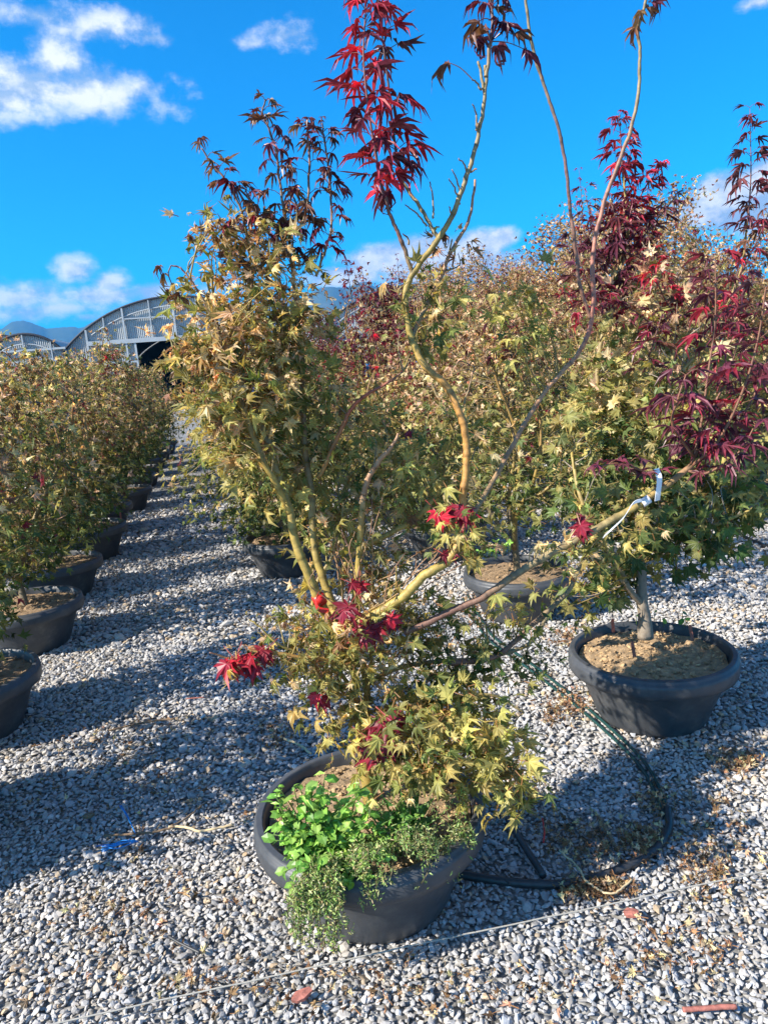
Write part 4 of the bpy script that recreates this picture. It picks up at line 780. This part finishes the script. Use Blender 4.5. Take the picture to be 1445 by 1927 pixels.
# ------------------------------------------------------------------ weeds in the pots
def weeds():
    rn = np.random.default_rng(5)
    GW = [(np.array([.19, .36, .065]), 3), (np.array([.12, .26, .05]), 2), (np.array([.28, .44, .10]), 1.8)]
    base = MAIN+np.array([-.12, -.16, .27])
    root = thing('leafy_weed', tuple(base), 'bright green leafy weed clump with upright stalks at the front left of the foreground pot', 'weed')
    st = MB(); lf = MB()
    for (px0, py0, px1, py1, n, s) in [(580, 1600, 590, 1480, 10, .038), (600, 1610, 612, 1455, 10, .036), (570, 1600, 530, 1545, 6, .045), (590, 1610, 560, 1560, 9, .042), (610, 1620, 640, 1510, 11, .036), (620, 1620, 590, 1540, 10, .036), (640, 1620, 660, 1540, 10, .034), (600, 1640, 575, 1700, 9, .042), (630, 1640, 640, 1690, 8, .042), (600, 1620, 545, 1580, 7, .045), (660, 1610, 690, 1550, 9, .03), (640, 1600, 620, 1570, 9, .034), (590, 1620, 600, 1580, 9, .036), (575, 1625, 560, 1640, 6, .04), (625, 1640, 610, 1650, 8, .036), (650, 1640, 665, 1660, 7, .034)]+[(rn.uniform(560, 660), 1620, rn.uniform(515, 700), rn.uniform(1470, 1670), 13, .033) for _ in range(80)]+[(rn.uniform(660, 760), 1610, rn.uniform(680, 800), rn.uniform(1510, 1625), 12, .021) for _ in range(26)]:
        Y0 = 1.72; Y1 = 1.70 if py1 < py0 else 1.6
        a, b = at(px0, py0, Y0), at(px1, py1, Y1+rn.normal()*.02); mid = (a+b)/2+[0, 0, .02]
        st.tube([a, mid, b], [.0025, .002, .0012], 5, (.12, .2, .05), 4)
        for t in np.linspace(.15, 1, n):
            p = (a*(1-t)**2+2*mid*t*(1-t)+b*t*t)[None]; az = rn.uniform(0, 6.28); D = np.array([[math.cos(az), math.sin(az), rn.uniform(-.2, .7)]])
            c = pick(rn, 1, GW); leaves(lf, T_OVAL if rn.random() < .5 else T_LANCE, p, D, np.array([[0, -.4, .8]])+rn.normal(size=(1, 3))*.3, s*rn.uniform(.55, 1.25)*.95, .8, .3, .1, c, c*.9, rn)
    st.build('stalks', M_WEED, root, True, base); lf.build('leaves', M_WEED, root, False, base)
    base = MAIN+np.array([.04, -.12, .27])
    root = thing('broadleaf_weed', tuple(base), 'small rosette weed with long smooth blades in the middle of the foreground pot', 'weed'); lf = MB()
    for (px, py) in [(715, 1530), (735, 1515), (775, 1505), (800, 1515), (785, 1560), (760, 1520), (810, 1545), (770, 1580)]:
        c0 = at(765, 1565, 1.80); e = at(px, py, 1.77+rn.normal()*.03); d = e-c0; L_ = np.linalg.norm(d); c = pick(rn, 1, [(np.array([.07, .19, .045]), 1)])
        leaves(lf, T_LANCE, c0[None], d[None], np.array([[0, -.5, .8]]), L_*1.1+.02, .5, 0, .1, c, c*1.2, rn)
    lf.build('leaves', M_WEED, root, False, base)
    base = MAIN+np.array([-.1, -.34, .29])
    root = thing('trailing_weed', tuple(base), 'grey green trailing weed with tiny leaves hanging over the front rim of the foreground pot', 'weed')
    st = MB(); lf = MB(); PP = []; CC = []
    TW = [(np.array([.18, .27, .08]), 3), (np.array([.30, .31, .14]), 2.4), (np.array([.12, .18, .06]), 2), (np.array([.34, .28, .15]), .8)]
    runs = []
    for i in range(46):
        px = rn.uniform(545, 640); runs.append([(rn.uniform(590, 650), 1615, 1.66), (px*.6+620*.4, 1640, 1.58), (px, 1690, 1.565), (px+rn.normal()*10-6, rn.uniform(1700, 1790), 1.57)])
    for i in range(40):
        px = rn.uniform(660, 890); top = 1560+.0*px; x1 = px+rn.normal()*12; hang = rn.uniform(1610, 1660) if px < 760 else rn.uniform(1580, 1620)
        if rn.random() < .15: hang += 50
        Yr = 1.60 if px < 780 else 1.60+.0014*(px-780)
        runs.append([(px*.85+.15*740, 1570, 1.76), (px, 1590, Yr+.07), (px, hang-25, Yr-.005), (x1, hang, Yr-.012)])
    for i in range(34):
        px = rn.uniform(700, 880); py = rn.uniform(1490, 1590); runs.append([(px, py+25, 1.80-.001*(py-1480)), (px+rn.normal()*10, py+8, 1.79-.001*(py-1480)), (px+rn.normal()*16, py-5, 1.78-.001*(py-1480))])
    for r_ in runs:
        Q, _, _ = smooth_line(np.array([at(*p) for p in r_]), np.ones(len(r_)), np.zeros((len(r_), 3)), 8)
        st.tube(Q[::3], .0012, 4, (.16, .13, .07), 0, False)
        ln = np.linalg.norm(np.diff(Q, axis=0), axis=1).sum(); n = max(14, int(ln/.0034)); t = rn.random(n)**.8*(len(Q)-1); i0 = np.minimum(t.astype(int), len(Q)-2)
        P = Q[i0]+(Q[i0+1]-Q[i0])*(t-i0)[:, None]+rn.normal(size=(n, 3))*.0075; PP.append(P); CC.append(pick(rn, n, TW)*rn.uniform(.8, 1.25))
    P = np.concatenate(PP); c = np.concatenate(CC); n = len(P)
    leaves(lf, T_LANCE, P, rn.normal(size=(n, 3))+[0, -.3, .1], rn.normal(size=(n, 3))*.6+[-.2, -.5, .8], rn.uniform(.007, .0155, n), .4, .2, .1, c, c*1.15, rn)
    st.build('stems', M_WEED, root, True, base); lf.build('leaves', M_WEED, root, False, base)
    # weeds in the two sunlit pots behind
    for nm, lab, spots, s in (('round_leaf_weed', 'round leaved green seedling at the back rim of the right pot', [(1195, 1160), (1230, 1150), (1285, 1155), (1290, 1170), (1250, 1165), (1205, 1150), (1275, 1165)], .03), ('seedling_weed', 'pale green seedlings in the sandy soil of the sunlit grey pot', [(920, 1030), (935, 1020), (950, 1030), (905, 1040), (930, 1038), (960, 1025), (915, 1028)], .026)):
        Yb = 3.08 if s == .03 else 4.15; b0 = at(*spots[2], Yb); root = thing(nm, tuple(b0), lab, 'weed'); lf = MB(); st = MB()
        for (px, py) in spots:
            for k in range(1 if s == .03 else 6):
                p = at(px+rn.normal()*4, py+rn.normal()*3, Yb+rn.normal()*.03); c = pick(rn, 1, GW); leaves(lf, T_OVAL, p[None], rn.normal(size=(1, 3))+[[0, -.3, .3]], np.array([[-.2, -.6, .7]]), s*rn.uniform(.8, 1.3), .5, 0, .05, c, c, rn)
                st.tube([p-[0, 0, .04], p], [.0018, .0012], 4, (.12, .2, .05))
        st.build('stalks', M_WEED, root, True, b0); lf.build('leaves', M_WEED, root, False, b0)
weeds()

# ------------------------------------------------------------------ ties, labels, stakes
def band(center, axis, rad, h, mat, name, parent, off):
    m = MB(); ax = np.asarray(axis, float); ax /= np.linalg.norm(ax); a = np.cross(ax, [0, 0, 1.0]); a /= np.linalg.norm(a); b = np.cross(ax, a); n = 20; V = []
    for i in range(n):
        t = 2*math.pi*i/n; d = a*math.cos(t)+b*math.sin(t)
        for s, rr in ((-.5, rad), (.5, rad), (.5, rad+.0015), (-.5, rad+.0015)): V.append(center+d*rr+ax*h*s)
    Q = []
    for i in range(n):
        j = (i+1) % n
        for k in range(4): Q.append([i*4+k, j*4+k, j*4+(k+1) % 4, i*4+(k+1) % 4])
    m.quads(V, Q); return m.build(name, mat, parent, True, off)
def strip(pts, w, wdir, mat, name, parent, off, th=.0008):
    P = np.array(pts, float); P, _, _ = smooth_line(P, np.ones(len(P)), np.zeros((len(P), 3)), 8); wd = np.asarray(wdir, float); wd /= np.linalg.norm(wd); n = len(P); T = nrmz(np.gradient(P, axis=0)); Nn = nrmz(np.cross(T, wd)); V = []
    for i in range(n):
        for a, b in ((-1, -1), (1, -1), (1, 1), (-1, 1)): V.append(P[i]+wd*w/2*a+Nn[i]*th*b)
    Q = [[i*4+k, i*4+(k+1) % 4, i*4+4+(k+1) % 4, i*4+4+k] for i in range(n-1) for k in range(4)]+[[0, 3, 2, 1], [(n-1)*4, (n-1)*4+1, (n-1)*4+2, (n-1)*4+3]]
    m = MB(); m.quads(V, Q); return m.build(name, mat, parent, False, off)
c = at(601, 1128, 1.957); rb = thing('red_ribbon', tuple(c), 'bright red plastic ribbon tied round the left yellow stem of the foreground maple', 'ribbon')
band(c, at(590, 1105, 1.955)-c, .0165, .03, M_REDP, 'band', rb, c)
strip([at(599, 1118, 1.935), at(594, 1132, 1.93), at(600, 1146, 1.925), at(618, 1150, 1.925)], .014, [.3, .1, 1], M_REDP, 'tail', rb, c)
c = at(1214, 943, 2.03); pl = thing('plant_label', tuple(c), 'white plastic strap label wrapped round the long right branch of the foreground maple', 'label')
band(c, at(1240, 925, 2.03)-c, .0108, .024, M_TAGW, 'wrap', pl, c)
strip([at(1234, 882, 2.0), at(1240, 900, 1.99), at(1238, 925, 1.99), at(1236, 942, 2.0)], .015, [1, .1, .15], M_TAGW, 'tag', pl, c)
strip([at(1210, 940, 2.01), at(1190, 948, 2.0), at(1172, 975, 1.99), at(1135, 1010, 1.99)], .012, [.5, .1, .8], M_TAGW, 'strap', pl, c)
def stake(px, py, Y, h, label, tilt=0, group='red plastic stakes in the pots'):
    b = at(px, py, Y); m = MB(); m.box((0, 0, h/2-.02), .013, .003, h, ax=None); m.box((0, 0, h-.02), .009, .0028, .012)
    o = m.build('plastic_stake', M_REDF); o.location = b; o.rotation_euler = (R(8), R(tilt), _pr.uniform(-.6, .6)); tag(o, label, 'plant stake', group)
stake(1153, 1182, 3.0, .06, 'red plastic stake at the back left of the right pot', -6)
stake(1192, 1228, 2.75, .065, 'red plastic stake in front of the grey trunk in the right pot', -8)
stake(1301, 1198, 2.9, .07, 'red plastic stake right of the grey trunk in the right pot', -10)
stake(812, 1545, 1.84, .06, 'brownish red plastic stake in the right side of the foreground pot', 18)
stake(228, 975, 6.5, .09, 'red plastic stake in a dark pot of the left row', 5)
for (px, py, Y, lab) in [(480, 722, 4.6, 'blue ribbon on the back left stem of the foreground maple'), (690, 690, 7.6, 'blue ribbon hanging in the olive bushes between the stems'), (785, 690, 7.0, 'blue ribbon hanging in the bushes right behind the curved yellow stem'), (704, 702, 7.6, 'short blue ribbon below another one between the stems')]:
    c = at(px, py, Y); o = strip([c+[0, 0, .05], c+[.015, -.02, .01], c+[-.01, -.01, -.06], c+[.01, 0, -.1]], .035, [1, .3, 0], M_BLUE, 'blue_ribbon', None, c, .001); o.location = c; tag(o, lab, 'ribbon', 'blue ribbons among the bushes')

# ------------------------------------------------------------------ things on the ground
def gline(pts, z): return np.array([gnd(px, py, z) for px, py in pts])
def ground_tube(name, pts, rad, mat, label, cat, z=None, wob=.0, group=None, sides=8, seed=0):
    rn = np.random.default_rng(seed); z = rad+.012 if z is None else z; P = gline(pts, z); Q, _, _ = smooth_line(P, np.ones(len(P)), np.zeros((len(P), 3)), 10)
    Q = Q+rn.normal(size=Q.shape)*wob; m = MB(); m.tube(Q, rad, sides); o = m.build(name, mat, None, True); return tag(o, label, cat, group)
hp = [(880, 1120), (905, 1165), (930, 1200), (1000, 1250), (1080, 1312), (1150, 1372), (1210, 1432), (1243, 1490), (1254, 1528)]
ground_tube('drip_hose', hp, .0065, M_HOSE_G, 'outer dark green hose of the pair running between the pots to the black pipe', 'hose', .02, group='green hoses')
ground_tube('drip_hose', [(x-9, y+6) for x, y in hp], .0065, M_HOSE_G, 'inner dark green hose of the pair, on the side of the foreground pot', 'hose', .02, group='green hoses')
ground_tube('irrigation_pipe', [(1256, 1522), (1257, 1560), (1236, 1595), (1190, 1625), (1130, 1648), (1060, 1664), (960, 1660), (860, 1645), (790, 1640)], .013, M_HOSE_K, 'thick black pipe curving over the gravel right of the foreground pot', 'pipe', .022)
ground_tube('pipe_stub', [(955, 1540), (985, 1590), (1022, 1648)], .011, M_HOSE_K, 'short straight black pipe in the shade right of the foreground pot', 'pipe', .03)
ground_tube('irrigation_pipe', [(1330, 965), (1385, 1000), (1420, 1020), (1500, 1050)], .013, M_HOSE_K, 'black pipe on the gravel at the right edge beyond the right pot', 'pipe', .02)
ground_tube('string', [(-60, 1962), (110, 1925), (500, 1840), (800, 1774), (1050, 1722), (1445, 1638), (1520, 1622)], .0022, M_STRING, 'thin white string stretched over the gravel in front of the foreground pot', 'string', .045, .0006)
ground_tube('drip_wire', [(866, 1590), (920, 1635), (960, 1665)], .0015, M_HOSE_K, 'thin black wire by the right of the foreground pot', 'wire', .03)
ground_tube('fork_twig', [(197, 1572), (240, 1570), (290, 1566), (330, 1556)], .004, M_TWIG, 'brown stripped twig beside the blue twine on the gravel', 'twig', .03, .0012)
ground_tube('pale_twig', [(318, 1556), (345, 1556), (380, 1564), (440, 1552)], .0045, M_STRAW, 'pale peeled twig left of the foreground pot', 'twig', .03, .0012)
ground_tube('dark_twig', [(322, 1554), (350, 1540), (390, 1508)], .0025, M_TWIG, 'thin dark twig pointing up right on the gravel left of the foreground pot', 'twig', .03, .0014)
ground_tube('black_tube', [(318, 1762), (340, 1775), (377, 1793)], .004, M_HOSE_K, 'short thin black plastic tube on the gravel at lower left', 'tube', .03)
ground_tube('curved_twig', [(1052, 1600), (1085, 1630), (1105, 1660), (1150, 1682), (1190, 1655)], .003, M_STRAW, 'curved pale twig on the dry leaves by the black pipe', 'twig', .04, .001)
ground_tube('grey_stick', [(1128, 1540), (1142, 1565), (1155, 1590)], .006, M_TWIG, 'short grey stick in the shade near the black pipe', 'twig', .03, .001)
ground_tube('long_twig', [(205, 1375), (260, 1362), (330, 1352)], .005, M_TWIG, 'brown twig lying in shade on the left path', 'twig', .03, .0014)
ground_tube('red_twig', [(350, 1315), (385, 1312)], .003, M_REDF, 'short reddish stick on the gravel in front of the red lower leaves', 'stick', .03)
ground_tube('cut_twig', [(535, 1390), (560, 1400), (585, 1418)], .005, M_STRAW, 'cut twig behind the left rim of the foreground pot', 'twig', .05, .001)
for k, (P, lab) in enumerate([([(228, 1515), (240, 1535), (256, 1568)], 'thin strand of blue twine on the gravel left of the foreground pot'), ([(195, 1600), (225, 1588), (255, 1580)], 'frayed flat piece of blue twine at the end of the brown twig')]):
    rn = np.random.default_rng(k); m = MB()
    for q in range(3 if k == 0 else 7):
        Q = gline([(x+rn.normal()*(1.5 if k == 0 else 5), y+rn.normal()*(1.5 if k == 0 else 4)) for x, y in P], .03+.004*q); m.tube(Q, .0016, 5, (1, 1, 1), 5)
    tag(m.build('blue_twine', M_BLUE, None, True), lab, 'twine', 'blue twine')
def flat_bit(name, px, py, sx, sy, rot, mat, label, cat):
    m = MB(); p = gnd(px, py, .03); rn = np.random.default_rng(int(px)); n = 9; th = np.linspace(0, 2*math.pi, n, endpoint=False); r_ = rn.uniform(.75, 1.1, n)
    top = np.stack([sx/2*r_*np.cos(th), sy/2*r_*np.sin(th), np.full(n, .005)+rn.normal(size=n)*.0015], -1); bot = top*[1, 1, 0]-[0, 0, .004]
    V = np.concatenate([top, bot, [[0, 0, .008]], [[0, 0, -.004]]]); F = [[2*n, i, (i+1) % n] for i in range(n)]+[[2*n+1, n+(i+1) % n, n+i] for i in range(n)]+[[i, n+i, n+(i+1) % n] for i in range(n)]+[[i, n+(i+1) % n, (i+1) % n] for i in range(n)]
    m.add(V, F); o = m.build(name, mat); o.location = p; o.rotation_euler = (R(8), R(-6), rot); return tag(o, label, cat)
flat_bit('red_chip', 568, 1873, .055, .03, .3, M_REDF, 'broken reddish bark chip on the gravel below the white string', 'chip')
flat_bit('red_chip', 1188, 1718, .045, .03, -.4, M_REDF, 'flat reddish chip on the gravel above the white string at right', 'chip')
flat_bit('bark_chip', 168, 1535, .05, .026, .2, M_TWIG, 'brown bark chip in the shadow on the left path', 'chip')
ground_tube('red_stake', [(1284, 1900), (1330, 1897), (1385, 1894)], .006, M_REDF, 'faded red flat stick lying on the gravel at the bottom right', 'stick', .03, .0004)
ground_tube('red_strand', [(1020, 1540), (1024, 1565), (1022, 1585)], .003, M_REDP, 'small red strand in the shade right of the foreground pot', 'strand', .03)

def litter():
    rn = np.random.default_rng(31); P = []; 
    for (px, py, rx, ry, n) in [(1120, 1670, 90, 25, 220), (1100, 1580, 110, 60, 180), (1210, 1580, 60, 40, 170), (1230, 1500, 50, 40, 80), (1060, 1330, 60, 40, 160), (1080, 1200, 50, 30, 140), (1390, 1430, 60, 30, 130), (1330, 1640, 60, 60, 90), (890, 1140, 40, 40, 120), (760, 1000, 70, 40, 120), (520, 1370, 40, 60, 70), (300, 1150, 120, 40, 40), (250, 1380, 200, 60, 70), (700, 1860, 600, 60, 60), (250, 1700, 250, 120, 90), (1250, 1800, 200, 90, 90), (650, 1850, 700, 80, 120), (1330, 1560, 120, 120, 120), (250, 1480, 250, 100, 90), (450, 900, 40, 40, 60), (980, 1500, 80, 40, 80), (180, 1160, 40, 30, 30)]:
        a = rn.uniform(0, 6.28, n); q = np.sqrt(rn.random(n))*rn.uniform(.4, 1.15, n); P += [gnd(px+rx*q[i]*math.cos(a[i]), py+ry*q[i]*math.sin(a[i]), .022+rn.uniform(0, .012)) for i in range(n)]
    P = np.array(P); n = len(P); c = pick(rn, n, [(BRN*1.1, 3), (TAN*.85, 3), (BRN*.6, 2), (PNK*.8, 1)])
    m = MB(); leaves(m, T_WIDE, P, rn.normal(size=(n, 3))*[1, 1, .3], rn.normal(size=(n, 3))*.5+[0, 0, .7], rn.uniform(.012, .03, n), rn.normal(size=n)*2.8, 1.4, .08, c, c*.8, rn, rn.uniform(.4, .9, n), .8)
    o = m.build('leaf_litter', M_DRY); o['kind'] = 'stuff'; o['label'] = 'dry brown curled leaves scattered on the gravel'
litter()

# ------------------------------------------------------------------ air between here and the hills
def haze():
    m = MB(); m.box((0, 1300, 121), 7000, 3400, 244); mat = bpy.data.materials.new('haze'); mat.use_nodes = True; N = mat.node_tree.nodes; N.clear()
    out = N.new('ShaderNodeOutputMaterial'); v = N.new('ShaderNodeVolumePrincipled'); v.inputs['Density'].default_value = 3.2e-4; v.inputs['Color'].default_value = (.07, .45, 1, 1); v.inputs['Anisotropy'].default_value = .2
    mat.node_tree.links.new(v.outputs[0], out.inputs['Volume']); o = m.build('haze', mat); o['kind'] = 'stuff'
haze()
